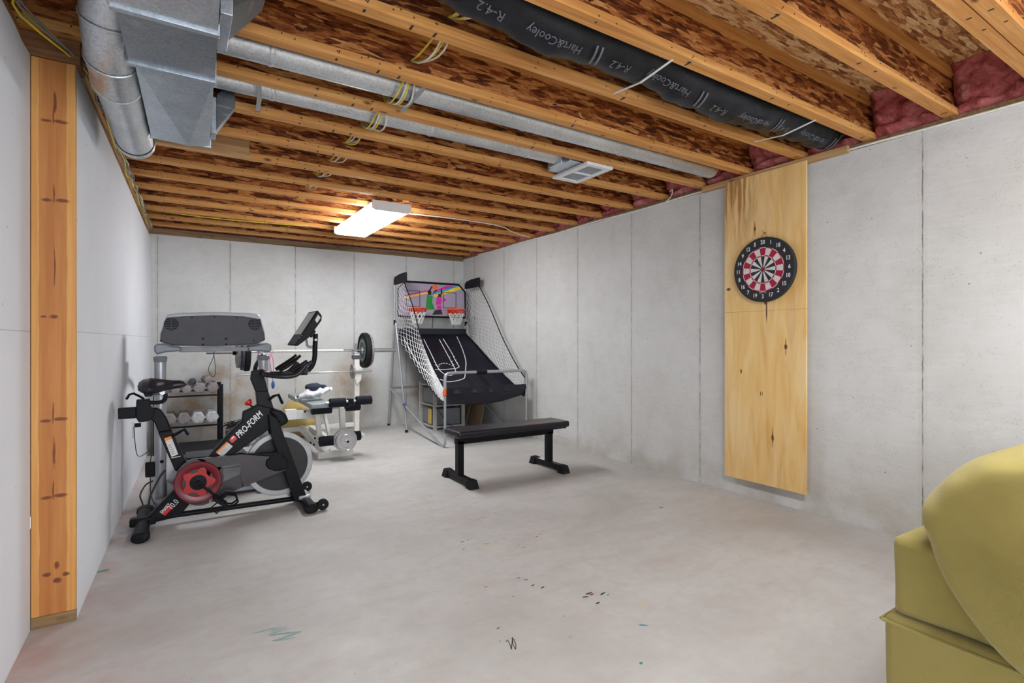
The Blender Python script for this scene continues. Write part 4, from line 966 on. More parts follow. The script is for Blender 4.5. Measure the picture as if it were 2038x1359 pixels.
# base
bm = BM(); tube(bm, [kk(235, 1182), kk(330, 1160), kk(985, 1070)], 0.017, 14, sx=1.15); obj('base_bar', bm, M['black'], t)
def stab(name, x, y0, y1, z=0.036):
    bm = BM(); tube(bm, [(x, y0, z), (x, y1, z)], 0.026, 20, sx=1.5, up=(0, 0, 1)); s = obj(name, bm, M['black'], t)
    for y, d in ((y0, -1), (y1, 1)):
        bm = BM(); tube(bm, [(x, y - d * 0.07, z - 0.003), (x, y + d * 0.004, z - 0.003), (x, y + d * 0.012, z - 0.003)], [0.030, 0.031, 0.022], 20, sx=1.5); obj('end_cap', bm, M['blackp'], s)
    return s
bm = BM()
prism(bm, [(-0.235, 0.02), (-0.10, 0.02), (-0.10, 0.07), (-0.235, 0.07)], fy, BY - 0.03, BY + 0.03)
rs = stab('rear_stabiliser', -0.168, 3.66, 4.26)
obj('foot_bracket', bm, M['black'], t, bevel=0.01)
fs = stab('front_stabiliser', 0.765, 3.68, 4.27)
bm = BM(); box(bm, 0.72, 0.80, BY - 0.08, BY + 0.08, 0.045, 0.075); obj('foot_bracket', bm, M['tubegrey'], t, bevel=0.008)
for y in (3.715, 4.235):
    bm = BM(); lathe(bm, [(0.012, -0.014), (0.034, -0.013), (0.037, -0.009), (0.037, 0.009), (0.034, 0.013), (0.012, 0.014)], (0.845, y, 0.040), (0, 1, 0), 28); w_ = obj('transport_wheel', bm, M['rubber'], t)
    bm = BM(); cyl(bm, (0.845, y - 0.018, 0.04), (0.845, y + 0.018, 0.04), 0.006, 10); obj('wheel_bolt', bm, M['steel'], w_)
    bm = BM(); box(bm, 0.79, 0.85, y + 0.014, y + 0.02, 0.028, 0.055); obj('wheel_bracket', bm, M['black'], t)
# handlebar
h0 = kk(802, 396)
HB = [on_y(u, v, 3.79) for u, v in ((530, 746), (560, 749), (586, 747), (601, 736), (611, 724))]
def hb(s):
    yo = BY + s * 0.16
    return [h0 + Vector((0.0, 0, 0.0)), Vector((h0.x + 0.015, BY + s * 0.06, h0.z - 0.012))] + [Vector((p.x, yo if i else yo - s * 0.05, p.z)) for i, p in enumerate(HB)]
for s in (-1, 1):
    bm = BM(); tube(bm, spline(hb(s), 6), 0.0165, 14); obj('handlebar', bm, M['vinyl'], t)
bm = BM(); hx = h0.x + 0.25; tube(bm, spline([(hx, BY - 0.17, h0.z + 0.0), (hx + 0.02, BY - 0.08, h0.z + 0.005), (hx + 0.02, BY + 0.08, h0.z + 0.005), (hx, BY + 0.17, h0.z + 0.0)], 5), 0.015, 12)
obj('cross_bar', bm, M['vinyl'], t)
for s, dx in ((-1, 0.0), (1, 0.0)):
    bm = BM(); yo = BY + s * 0.075
    P = spline([(h0.x + 0.10, yo, h0.z + 0.005), (h0.x + 0.17, yo, h0.z + 0.05), (h0.x + 0.235, yo, h0.z + 0.105)], 5)
    tube(bm, P, [0.020 + 0.014 * math.sin(PI * min(1, i / (len(P) - 1) + .15)) for i in range(len(P))], 14, sx=0.45, up=(0, 1, 0)); obj('rest_grip', bm, M['blackp'], t)
    bm = BM(); tube(bm, [(h0.x + 0.19, yo, h0.z - 0.02), (h0.x + 0.25, yo, h0.z + 0.02), (h0.x + 0.31, yo, h0.z + 0.06)], 0.013, 12); obj('centre_grip', bm, M['vinyl'], t)
    bm = BM(); tube(bm, [(h0.x + 0.06, yo, h0.z - 0.02), (h0.x + 0.28, yo, h0.z - 0.02)], 0.012, 10); obj('cross_bar', bm, M['vinyl'], t)
bm = BM(); mp = [on_y(612, 738, BY), on_y(621, 728, BY), on_y(626, 712, BY), on_y(627, 690, BY), on_y(628, 664, BY)]
tube(bm, spline(mp, 6), 0.017, 14); mast = obj('console_mast', bm, M['black'], t)
bm = BM(); c_ = on_y(628, 676, BY); lathe(bm, [(0.0175, -0.008), (0.019, -0.006), (0.019, 0.006), (0.0175, 0.008)], c_, (0, 0, 1), 18); obj('collar', bm, M['steel'], mast)
# console: thin wedge tilted towards the rider
CY0, CY1 = BY - 0.15, BY + 0.15
pcn = lambda u, v: (on_y(u, v, CY0).x, on_y(u, v, CY0).z)
A = pcn(587, 686.5); B = pcn(632.5, 617); D = pcn(641, 628); E_ = pcn(640, 638); F_ = pcn(615, 672); H_ = pcn(592, 689)
bm = BM(); prism(bm, [A, B, D, E_, F_, H_], fy, CY0, CY1); con = obj('console', bm, M['blackp'], t, bevel=0.006)
n2 = Vector((-(B[1] - A[1]), 0, (B[0] - A[0]))).normalized()
if n2.z < 0: n2 = -n2
def onc(s, y, d): return Vector((A[0] + (B[0] - A[0]) * s, y, A[1] + (B[1] - A[1]) * s)) + n2 * d
bm = BM(); vs = [bm.verts.new(onc(s, y, d)) for d in (0.0, 0.0025) for s, y in ((0.30, CY0 + 0.03), (0.95, CY0 + 0.03), (0.95, CY1 - 0.03), (0.30, CY1 - 0.03))]
for f in ((0, 1, 2, 3), (4, 5, 6, 7), (0, 1, 5, 4), (1, 2, 6, 5), (2, 3, 7, 6), (3, 0, 4, 7)): face(bm, [vs[i] for i in f])
obj('screen', bm, M['screen'], con)
bm = BM(); q = [pcn(627, 637), pcn(633, 626), pcn(638, 632), pcn(631, 643)]; prism(bm, q, fy, CY0 - 0.001, CY0 + 0.002); obj('sticker', bm, M['sticker'], con)
bm = BM()
for u, v in ((600, 667), (596, 672)): c_ = on_y(u, v, CY0); lathe(bm, [(0.006, 0.002), (0.006, -0.002), (0.003, -0.003)], c_, (0, 1, 0), 12)
obj('socket', bm, M['greyp'], con)
bm = BM(); plt = [pcn(622, 664), pcn(630, 652), pcn(637, 659), pcn(629, 672)]; prism(bm, plt, fy, BY - 0.03, BY + 0.03); obj('tilt_bracket', bm, M['blackp'], t, bevel=0.004)
for k in (0, 1):
    bm = BM(); tube(bm, spline([on_y(609 + 2 * k, 676, BY - .02), on_y(610 + 2 * k, 687 - 2 * k, BY - .03), on_y(616, 692 - 3 * k, BY - .03), on_y(622, 691 - 3 * k, BY)], 6), 0.003, 6); obj('cable', bm, M['blackc'], con)
# lettering and stickers on the near face
p0 = kk(672, 742, BY - hw); p1 = kk(802, 616, BY - hw); dv = (p1 - p0).normalized(); uvv = Vector((-dv.z, 0, dv.x))
L_ = (p1 - p0).length
bm = text_bm('PRO-FORM', 0.062, lambda a, b, d: p0 + dv * (a * L_ / 0.262) * 1.0 + uvv * b * 0.95 + Vector((0, -d, 0)), 0.0008, bold=True, align='LEFT', shear=0.25)
xs = [v_.co.dot(dv) for v_ in bm.verts]; k_ = L_ / (max(xs) - min(xs)); x0_ = min(xs)
for v_ in bm.verts: s_ = v_.co.dot(dv) - x0_; v_.co += dv * (s_ * k_ - s_ + (p0.dot(dv) - x0_))
obj('lettering', bm, M['whitep'], beam, smooth=0, keep='n')
bm = BM(); q = kk(648, 756, BY - hw); P = [q + dv * a + uvv * b + Vector((0, -0.0006, 0)) for a, b in ((-0.022, -0.012), (-0.014, -0.018), (0.016, -0.018), (0.022, -0.008), (0.022, 0.014), (0.012, 0.018), (-0.018, 0.012))]; face(bm, [bm.verts.new(p) for p in P], 0)
P = [q + dv * a + uvv * b + Vector((0, -0.001, 0)) for a, b in ((-0.004, 0.002), (0.017, 0.002), (0.017, 0.010), (-0.004, 0.010))]; face(bm, [bm.verts.new(p) for p in P], 1)
obj('emblem', bm, [M['redp'], M['whitep']], beam, smooth=0)
def stk(name, cx, cy, wd, ht, dvec, par, yy, split=0.25):
    u_ = Vector((-dvec.z, 0, dvec.x)); bm = BM(); c = kk(cx, cy, yy) + Vector((0, -0.0008, 0))
    def r_(a0, a1, b0, b1, mi, off=0): face(bm, [bm.verts.new(c + dvec * a + u_ * b + Vector((0, -off, 0))) for a, b in ((a0, b0), (a1, b0), (a1, b1), (a0, b1))], mi)
    r_(-wd / 2, wd / 2, -ht / 2, ht / 2, 0); r_(-wd / 2, wd / 2, ht / 2 - ht * split, ht / 2, 1, 0.0003)
    for i in range(5): r_(-wd * 0.38, wd * (0.1 + 0.05 * (i % 3)), -ht * 0.38 + i * ht * 0.11, -ht * 0.36 + i * ht * 0.11, 2, 0.0003)
    obj(name, bm, [M['sticker'], M['stickero'], M['greyp']], par, smooth=0)
stk('warning_sticker', 604, 810, 0.088, 0.050, dv, beam, BY - hw)
dvs = (kk(375, 840) - kk(300, 760)).normalized()
sdv = Vector((0.93, 0, 0.30)).normalized(); stk('warning_sticker', 322, 795, 0.038, 0.125, sdv, st, BY - 0.028, 0.15)
bm = BM(); a, b = kk(322, 856, BY - .031), kk(372, 846, BY - .031); bar(bm, a, b, 0.004, 0.011, up=(0, 1, 0)); obj('clip', bm, M['sticker'], st)
p0b = kk(312, 1126, BY - hw - .001); p1b = kk(356, 1080, BY - hw - .001); dvb = (p1b - p0b).normalized(); ub = Vector((-dvb.z, 0, dvb.x)); Lb = (p1b - p0b).length
bm = text_bm('10.0', 0.05, lambda a, b, d: p0b + dvb * a * (Lb / 0.088) + ub * b + Vector((0, -d, 0)), 0.0008, align='LEFT'); obj('model_number', bm, M['whitep'], beam, smooth=0, keep='n')
p0c = kk(276, 1154, BY - hw - .001); p1c = kk(322, 1113, BY - hw - .001); Lc = (p1c - p0c).length
bm = text_bm('SMART', 0.026, lambda a, b, d: p0c + dvb * a * (Lc / 0.072) + ub * (b + 0.012) + Vector((0, -d, 0)), 0.0014, bold=True, align='LEFT', mi=0)
P = [p0c + dvb * a + ub * b + Vector((0, -0.0006, 0)) for a, b in ((0.0, -0.018), (Lc, -0.018), (Lc, 0.008), (0.0, 0.008))]; face(bm, [bm.verts.new(p) for p in P], 1)
obj('model_name', bm, [M['whitep'], M['redp']], beam, smooth=0, keep='n')

# ------------------------------------------------------------------ treadmill, seen from its front end
TY = 4.50
t = thing('treadmill', 'grey treadmill behind the bike, back of its console facing the camera', 'treadmill', (0.25, 5.2, 0))
q = lambda u, v, Y=TY: on_y(u, v, Y)
xl_, xr_ = q(319, 720).x, q(524, 720).x
for x in (xl_, xr_):
    bm = BM(); tube(bm, [(x, TY, 0.03), (x, TY, 1.035)], 0.036, 20, sx=1.0); up_ = obj('upright', bm, M['tubegrey'], t)
    bm = BM(); lathe(bm, [(0.0365, -0.02), (0.041, -0.01), (0.043, 0.015), (0.0365, 0.02)], (x, TY, 1.02), (0, 0, 1), 20); obj('joint_cover', bm, M['mgreyp'], up_)
    bm = BM(); cyl(bm, (x + 0.01, TY - 0.040, 0.30), (x + 0.01, TY - 0.030, 0.30), 0.012, 12); obj('bolt', bm, M['blackp'], up_)
def tp(L, y0, y1, name, mat, bevel=0.01, Y=TY - 0.05, par=None, **k):
    bm = BM(); prism(bm, [(q(u, v, Y).x, q(u, v, Y).z) for u, v in L], fy, y0, y1); return obj(name, bm, mat, par or t, bevel=bevel, **k)
tp([(306, 687), (314, 684), (330, 684), (343, 689), (362, 690), (362, 699), (330, 701), (312, 706), (307, 700)], TY - 0.05, TY + 0.30, 'arm_joint', M['mgreyp'], 0.012)
tp([(494, 689), (515, 686), (530, 682), (540, 684), (541, 697), (536, 701), (516, 699), (494, 699)], TY - 0.05, TY + 0.30, 'arm_joint', M['mgreyp'], 0.012)
tp([(356, 690), (496, 690), (496, 699), (356, 701)], TY - 0.03, TY + 0.01, 'crossbar', M['crossg'], 0.006)
con = tp([(329, 631), (333, 625), (355, 622), (430, 620), (500, 622), (517, 625), (522, 634), (529, 662), (530, 677), (510, 687), (430, 690), (340, 688), (317, 680), (318, 664)], TY - 0.02, TY + 0.16, 'console', M['lgreyp'], 0.014)
bm = BM(); prism(bm, [(q(u, v, TY - .05).x, q(u, v, TY - .05).z) for u, v in [(331, 632), (365, 629), (430, 627), (485, 629), (519, 635), (527, 664), (528, 676), (509, 685), (430, 688), (345, 687), (319, 679), (320, 664)]], fy, TY - 0.032, TY - 0.02); obj('back_panel', bm, M['greyp'], con, bevel=0.006)
for u in (341, 507):
    bm = BM(); c_ = q(u, 645, TY - 0.034); 
    lathe(bm, [(0.045, 0.004), (0.045, -0.002), (0.002, -0.002)], c_, (0, 1, 0), 28); g_ = obj('speaker_grille', bm, M['blackp'], con)
    bm = BM()
    for k in range(-3, 4): h_ = math.sqrt(max(0, 0.043 ** 2 - (k * 0.012) ** 2)); box(bm, c_.x - h_, c_.x + h_, c_.y - 0.004, c_.y - 0.002, c_.z + k * 0.012 - 0.002, c_.z + k * 0.012 + 0.002)
    box(bm, c_.x - 0.0025, c_.x + 0.0025, c_.y - 0.004, c_.y - 0.002, c_.z - 0.043, c_.z + 0.043); obj('grille_bar', bm, M['greyp'], g_)
bm = BM()
for u, v, r in ((332, 636, 3), (382, 632, 3), (427, 631, 3), (471, 632, 3), (404, 674, 5), (404, 686, 4), (450, 674, 5), (450, 685, 4), (505, 678, 3), (320, 678, 3), (526, 675, 3), (517, 636, 3)): c_ = q(u, v, TY - 0.033); lathe(bm, [(0.0019 * r, 0.003), (0.0019 * r, -0.001), (0.0005, -0.001)], c_, (0, 1, 0), 10)
obj('screw', bm, M['blackp'], con)
# handrails running back from the uprights
for x in (xl_ - 0.02, xr_ + 0.02):
    bm = BM(); tube(bm, spline([(x, TY + 0.05, 1.02), (x, TY + 0.3, 1.0), (x, TY + 0.62, 0.93), (x, TY + 0.68, 0.86)], 5), 0.018, 12); obj('handrail', bm, M['blackp'], t)
bm = BM(); tube(bm, spline([q(427, 692), q(424, 712), q(415, 735), q(424, 750), q(429, 740), q(427, 715), q(424, 692)], 8), 0.0022, 6); obj('safety_cord', bm, M['blackc'], t)
# motor hood and deck
bm = BM(); prism(bm, [(TY - 0.02, 0.11), (TY - 0.04, 0.20), (TY, 0.27), (TY + 0.06, 0.295), (TY + 0.42, 0.25), (TY + 0.52, 0.20), (TY + 0.52, 0.11)], lambda a, b, d: Vector((d, a, b)), xl_ + 0.14, xr_ - 0.10); obj('motor_hood', bm, M['greyp'], t, bevel=0.015)
bm = BM(); prism(bm, [(TY + 0.0, 0.296), (TY + 0.08, 0.306), (TY + 0.46, 0.262), (TY + 0.46, 0.252), (TY + 0.06, 0.296)], lambda a, b, d: Vector((d, a, b)), xl_ + 0.16, xr_ - 0.12); obj('hood_top', bm, M['hoodtop'], t, bevel=0.004)
bm = BM(); tube(bm, spline([(xl_ + 0.13, TY - 0.03, 0.23), (xl_ + 0.2, TY - 0.045, 0.275), (xr_ - 0.25, TY - 0.045, 0.275), (xr_ - 0.11, TY - 0.03, 0.25)], 5), 0.010, 8); obj('hood_trim', bm, M['lgreyp'], t)
bm = BM(); cyl(bm, (xl_ + 0.10, TY + 0.02, 0.17), (xl_ + 0.22, TY + 0.02, 0.17), 0.085, 24); box(bm, xl_ + 0.13, xl_ + 0.22, TY - 0.075, TY - 0.05, 0.13, 0.21); obj('motor', bm, M['blackp'], t)
bm = BM(); prism(bm, [(xl_ + 0.04, 0.055), (xl_ + 0.04, 0.16), (xl_ + 0.10, 0.11), (xl_ + 0.22, 0.075), (xl_ + 0.27, 0.12), (xl_ + 0.29, 0.255), (xr_ - 0.14, 0.255), (xr_ - 0.03, 0.17), (xr_ - 0.02, 0.12), (xr_ - 0.04, 0.055)], fy, TY - 0.06, TY - 0.02); obj('front_fairing', bm, M['lgreyp'], t, bevel=0.006)
bm = BM(); box(bm, xl_ + 0.02, xr_ - 0.02, TY - 0.045, TY + 0.03, 0.015, 0.052); obj('base_bar', bm, M['tubegrey'], t, bevel=0.006)
bm = BM(); box(bm, xl_ + 0.11, xr_ - 0.11, TY + 0.50, 6.15, 0.125, 0.145); obj('running_belt', bm, M['rubber'], t, bevel=0.004)
for x in (xl_ + 0.07, xr_ - 0.07):
    bm = BM(); box(bm, x - 0.045, x + 0.045, TY + 0.02, 6.20, 0.075, 0.152); obj('side_rail', bm, M['lgreyp'], t, bevel=0.010)
for x in (xl_ + 0.05, xr_ - 0.05):
    bm = BM(); box(bm, x - 0.03, x + 0.03, 6.05, 6.18, 0.0, 0.08); obj('rear_foot', bm, M['blackp'], t, bevel=0.006)
for x in (xl_, xr_):
    bm = BM(); box(bm, x - 0.04, x + 0.04, TY - 0.12, TY + 0.25, 0.0, 0.05); obj('foot', bm, M['tubegrey'], t, bevel=0.008)

# cords and power brick at the treadmill's left foot
def cord(pts, r, label, mat=M['blackc'], name='cord'):
    bm = BM(); tube(bm, spline(pts, 7), r, 6); return tag(obj(name, bm, mat), label, 'cord')
pb = on_y(299, 934, 4.32)
bm = BM(); box(bm, pb.x - 0.028, pb.x + 0.028, pb.y - 0.018, pb.y + 0.018, pb.z - 0.05, pb.z + 0.05); tag(obj('power_adapter', bm, M['blackp'], bevel=0.006), 'black power brick hanging in its cord beside the treadmill upright', 'power adapter')
xw = xl(5.3) + 0.004
cord([(xl(4.9) + 0.02, 4.9, 0.50), (xl(4.8) + 0.05, 4.8, 0.30), (pb.x, pb.y + 0.02, pb.z + 0.12), (pb.x, pb.y, pb.z + 0.05)], 0.003, 'thin black cord from the wall outlet down to the power brick')
cord([(pb.x, pb.y, pb.z - 0.05), (pb.x + 0.005, pb.y, 0.10), (pb.x + 0.04, pb.y - 0.02, 0.03), (pb.x + 0.07, 4.28, 0.02)], 0.003, 'thin black cord hanging below the power brick')
cord([on_y(329, 935, 4.44), on_y(318, 950, 4.42), on_y(300, 985, 4.40), on_y(293, 1010, 4.38), (-0.22, 4.36, 0.012)], 0.006, 'thick black cord drooping from treadmill motor to the floor')
cord([on_y(304, 957, 4.43), on_y(290, 965, 4.40), on_y(279, 985, 4.38), on_y(283, 1000, 4.36), on_y(286, 1012, 4.35)], 0.005, 'black cord curling out left of the treadmill upright')
t = thing('wall_outlet', 'outlet with a black plug low on the inner left wall', 'outlet', (xl(5.1), 5.1, 0.45))
yo_ = 5.1; bm = BM(); box(bm, xl(yo_) + 0.0, xl(yo_) + 0.007, yo_ - 0.04, yo_ + 0.04, 0.39, 0.52); obj('cover_plate', bm, M['whitep'], t, bevel=0.003)
bm = BM(); box(bm, xl(yo_) + 0.007, xl(yo_) + 0.05, yo_ - 0.018, yo_ + 0.018, 0.47, 0.50); obj('plug', bm, M['blackp'], t, bevel=0.004)

# ------------------------------------------------------------------ dumbbell rack
RX0, RX1, RY0, RY1 = -0.17, 0.41, 6.38, 6.72
t = thing('dumbbell_rack', 'black two-tier dumbbell rack against the far wall behind the treadmill', 'rack', (0.12, 6.55, 0))
for x in (RX0, RX1):
    bm = BM(); box(bm, x - 0.018, x + 0.018, RY0 - 0.01, RY0 + 0.03, 0.0, 0.69); box(bm, x - 0.018, x + 0.018, RY1 - 0.03, RY1 + 0.01, 0.0, 0.69); box(bm, x - 0.016, x + 0.016, RY0, RY1, 0.02, 0.05); obj('side_post', bm, M['black'], t, bevel=0.003)
for z in (0.285, 0.60):
    bm = BM()
    for y, dz in ((RY0 + 0.02, -0.012), (RY1 - 0.03, 0.02)): box(bm, RX0 + 0.018, RX1 - 0.018, y - 0.02, y + 0.02, z + dz - 0.018, z + dz - 0.004)
    obj('shelf_rail', bm, M['black'], t, bevel=0.002)
def dumbbell(c, r, ln, mat, label, group, tilt=0.0):
    t = thing('hex_dumbbell', label, 'dumbbell', c, group); c = Vector(c)
    R_ = Matrix.Rotation(tilt, 3, 'Z')
    for s in (-1, 1):
        bm = BM(); h = ln * 0.30
        pr_ = [(r * 0.8, 0), (r, r * 0.16), (r, h - r * 0.1), (r * 0.8, h)]
        d = R_ @ Vector((0, s, 0)); tube(bm, [c + d * (ln / 2 - h + a) for _, a in pr_], [x for x, _ in pr_], 6, up=(0, 0, 1)); obj('head', bm, mat, t, smooth=0)
    bm = BM(); d = R_ @ Vector((0, 1, 0)); tube(bm, [c + d * ln * k for k in (-0.25, -0.1, 0, 0.1, 0.25)], [0.013, 0.016, 0.018, 0.016, 0.013], 12); obj('handle', bm, M['steel'], t)
    return t
dt = 6.52
for (u, v, r, mk, lab) in ((422, 829, .066, 'iron_w', 'pale worn hex dumbbell at the right end of the lower shelf'), (394, 831, .066, 'iron_w', 'pale worn hex dumbbell second from right on the lower shelf'), (366, 833, .066, 'iron', 'brownish grey hex dumbbell third from right on the lower shelf'), (337, 836, .066, 'iron', 'brownish grey hex dumbbell at left of lower shelf, partly behind the bike')):
    p = on_y(u, v, 6.36); dumbbell((p.x, dt, 0.287 + r * 0.87 + 0.004), r, 0.33, M[mk], lab, 'dumbbells on the lower shelf')
for (u, v, r, lab) in ((424, 767, .060, 'large hex dumbbell at the right end of the upper shelf'), (397, 769, .060, 'large hex dumbbell second from right on the upper shelf'), (372, 771, .047, 'medium hex dumbbell third from right on the upper shelf'), (349, 774, .042, 'small hex dumbbell just right of the bike seat tip'), (328, 776, .042, 'small hex dumbbell seen below the bike saddle')):
    p = on_y(u, v, 6.36); dumbbell((p.x, dt, 0.602 + r * 0.87 + 0.004), r, 0.29, M['iron'], lab, 'dumbbells on the upper shelf')
pz = on_y(411, 754, 6.36); dumbbell((pz.x + .006, dt, 0.602 + 0.060 * 1.74 + 0.030), 0.040, 0.24, M['iron'], 'small grey hex dumbbell lying on top of the upper row, right one', 'dumbbells stacked on top', 0.1)
pz = on_y(383, 756, 6.36); dumbbell((pz.x, dt, 0.602 + 0.047 * 1.74 + 0.035), 0.033, 0.20, M['iron_d'], 'small black hex dumbbell lying on top of the upper row, left one', 'dumbbells stacked on top', -0.1)

# ------------------------------------------------------------------ weight bench with leg developer
WX = 1.33
t = thing('weight_bench', 'white framed weight bench with black foam rollers and tall bar uprights', 'weight bench', (WX, 5.9, 0))
def wbar(name, a, b, w_, h, par=t, up=(0, 0, 1), bev=0.004, mat=None): bm = BM(); bar(bm, a, b, w_, h, up=up); return obj(name, bm, mat or M['white'], par, bevel=bev)
wbar('front_foot', (1.165, 5.34, 0.033), (1.50, 5.34, 0.033), 0.06, 0.064)
wbar('spine', (1.32, 5.36, 0.14), (1.32, 6.42, 0.14), 0.05, 0.06)
wbar('spine', (1.20, 5.42, 0.10), (1.20, 6.3, 0.16), 0.04, 0.07)
wbar('front_leg', (1.17, 5.40, 0.46), (1.21, 5.40, 0.08), 0.045, 0.045, up=(1, 0, 0)); wbar('front_leg', (1.21, 5.40, 0.10), (1.27, 5.36, 0.05), 0.06, 0.06, up=(1, 0, 0))
wbar('brace', (1.26, 5.50, 0.44), (1.31, 5.45, 0.16), 0.04, 0.03, up=(1, 0, 0)); wbar('brace', (1.25, 5.50, 0.43), (1.19, 5.45, 0.24), 0.016, 0.02, up=(1, 0, 0))
wbar('seat_beam', (1.22, 5.34, 0.475), (1.26, 6.40, 0.475), 0.06, 0.04)
wbar('side_arm', (0.93, 5.52, 0.425), (1.19, 5.52, 0.415), 0.05, 0.085); wbar('side_arm_tip', (0.90, 5.519, 0.43), (1.00, 5.519, 0.43), 0.06, 0.10, mat=M['whitep'])
bm = BM(); box(bm, 1.09, 1.29, 5.28, 5.92, 0.497, 0.545); pad = obj('seat_pad', bm, M['padgrey'], t, bevel=0.012, bseg=3)
bm = BM(); box(bm, 1.07, 1.33, 5.94, 6.38, 0.50, 0.555); obj('back_pad', bm, M['padgrey'], t, bevel=0.012, bseg=3)
for (u, v) in ((607, 819), (618, 881), (627, 872), (625, 885)):
    bm = BM(); c_ = on_y(u, v, 5.40 if v > 850 else 5.492); lathe(bm, [(0.010, 0.006), (0.010, -0.004), (0.004, -0.006)], c_, (0, 1, 0), 10); obj('bolt', bm, M['blackp'], t)
# leg developer arm
arm = wbar('leg_arm', (1.385, 5.30, 0.50), (1.40, 5.30, 0.17), 0.05, 0.05, up=(1, 0, 0))
def roller(x0, x1, y, z, r, rod=True, mat=None):
    bm = BM(); lathe(bm, [(r * 0.55, 0), (r * 0.95, 0.004), (r, 0.014), (r, x1 - x0 - 0.014), (r * 0.95, x1 - x0 - 0.004), (r * 0.55, x1 - x0)], (x0, y, z), (1, 0, 0), 28); return obj('foam_roller', bm, M['foam'], t, smooth=50)
roller(1.105, 1.298, 5.34, 0.487, 0.052); roller(1.44, 1.585, 5.36, 0.49, 0.048)
bm = BM(); cyl(bm, (1.09, 5.35, 0.487), (1.60, 5.35, 0.487), 0.012, 10); obj('roller_rod', bm, M['steel'], t)
Y2 = 5.22
roller(1.245, 1.405, Y2, 0.550, 0.044); roller(1.50, 1.66, Y2, 0.558, 0.044)
bm = BM(); cyl(bm, (1.21, Y2, 0.552), (1.67, Y2, 0.558), 0.013, 12); obj('roller_rod', bm, M['steel'], t)
bm = BM(); box(bm, 1.425, 1.475, Y2 - 0.03, Y2 + 0.05, 0.528, 0.582); bar(bm, (1.45, Y2 + 0.03, 0.54), (1.40, 5.30, 0.48), 0.03, 0.03); obj('roller_bracket', bm, M['black'], t, bevel=0.004)
roller(1.165, 1.36, 5.28, 0.178, 0.048); roller(1.42, 1.585, 5.34, 0.190, 0.048)
bm = BM(); cyl(bm, (1.15, 5.31, 0.182), (1.60, 5.31, 0.186), 0.012, 10); obj('roller_rod', bm, M['steel'], t)
bm = BM(); cyl(bm, (1.385, 5.30, 0.19), (1.385, 5.08, 0.19), 0.013, 14); obj('weight_peg', bm, M['white'], t)
bm = BM(); cyl(bm, (1.385, 5.083, 0.19), (1.385, 5.074, 0.19), 0.012, 12); obj('peg_cap', bm, M['blackp'], t)
# bar uprights with hooks
for x, s in ((0.80, -1), (1.84, 1)):
    u_ = wbar('upright', (x, 6.38, 0.03), (x, 6.38, 1.00), 0.075, 0.06, up=(1, 0, 0))
    wbar('upright_foot', (x, 6.15, 0.03), (x, 6.60, 0.03), 0.07, 0.06)
    bm = BM(); box(bm, x - 0.045, x + 0.045, 6.34, 6.42, 0.925, 0.975); obj('collar', bm, M['greyp'], u_, bevel=0.004)
    bm = BM(); bar(bm, (x - 0.02, 6.36, 1.0), (x - 0.02, 6.34, 1.12), 0.02, 0.03, up=(1, 0, 0)); bar(bm, (x + 0.01, 6.46, 1.0), (x + 0.01, 6.47, 1.12), 0.02, 0.03, up=(1, 0, 0)); box(bm, x - 0.03, x + 0.03, 6.34, 6.47, 0.99, 1.01); obj('bar_hook', bm, M['steel'], u_, bevel=0.003)
    bm = BM(); prism(bm, [(x - 0.01, 0.62), (x + 0.045, 0.68), (x + 0.06, 0.82), (x + 0.02, 0.85), (x - 0.035, 0.84), (x - 0.035, 0.70)], fy, 6.315, 6.35); obj('safety_hook', bm, M['white'], u_, bevel=0.006)
wbar('upright_tie', (0.80, 6.40, 0.14), (1.84, 6.40, 0.14), 0.05, 0.05)
# barbells
def barbell(y, z, xa, xb, r, rs, sl, label, cat='barbell'):
    t = thing('barbell', label, cat, ((xa + xb) / 2, y, z)); bm = BM(); cyl(bm, (xa + sl, y, z), (xb - sl, y, z), r, 14); obj('shaft', bm, M['chrome'], t)
    for x0, x1 in ((xa, xa + sl), (xb - sl, xb)): bm = BM(); cyl(bm, (x0, y, z), (x1, y, z), rs, 18); obj('sleeve', bm, M['steel'], t)
    for x in (xa + sl, xb - sl): bm = BM(); cyl(bm, (x - 0.012, y, z), (x + 0.012, y, z), rs + 0.014, 20); obj('collar', bm, M['steel'], t)
    for x0, x1 in ((xa + sl + 0.25, xa + sl + 0.62), (xb - sl - 0.62, xb - sl - 0.25)): bm = BM(); cyl(bm, (x0, y, z), (x1, y, z), r + 0.0012, 14); obj('knurling', bm, M['sticker'], t)
    return t
YBAR = 6.42
barbell(YBAR, 1.032, 0.275, 2.345, 0.014, 0.025, 0.40, 'long chrome barbell resting across the tall white uprights')
barbell(6.30, 0.785, 0.545, 2.01, 0.012, 0.0125, 0.22, 'shorter chrome barbell held lower on the white uprights')
def disc(x, y, z, r, th, mats, label, dirn=(1, 0, 0), hub=0.03, group=None, name='weight_plate', smooth=40):
    c = Vector((x, y, z)); d = Vector(dirn); t = thing(name, label, 'weight plate', c, group)
    bm = BM(); lathe(bm, [(hub, -th / 2), (r * 0.62, -th / 2), (r * 0.66, -th * 0.35), (r * 0.86, -th * 0.35), (r * 0.90, -th / 2), (r * 0.98, -th / 2), (r, -th * 0.35), (r, th * 0.35), (r * 0.98, th / 2), (r * 0.90, th / 2), (r * 0.86, th * 0.35), (r * 0.66, th * 0.35), (r * 0.62, th / 2), (hub, th / 2)], c, d, 48); obj('disc', bm, mats[0], t, smooth=smooth)
    bm = BM(); lathe(bm, [(hub * 0.95, -th / 2 - 0.001), (hub * 1.5, -th / 2 - 0.001), (hub * 1.5, th / 2 + 0.001), (hub * 0.95, th / 2 + 0.001)], c, d, 24); obj('hub_ring', bm, mats[1], t)
    return t
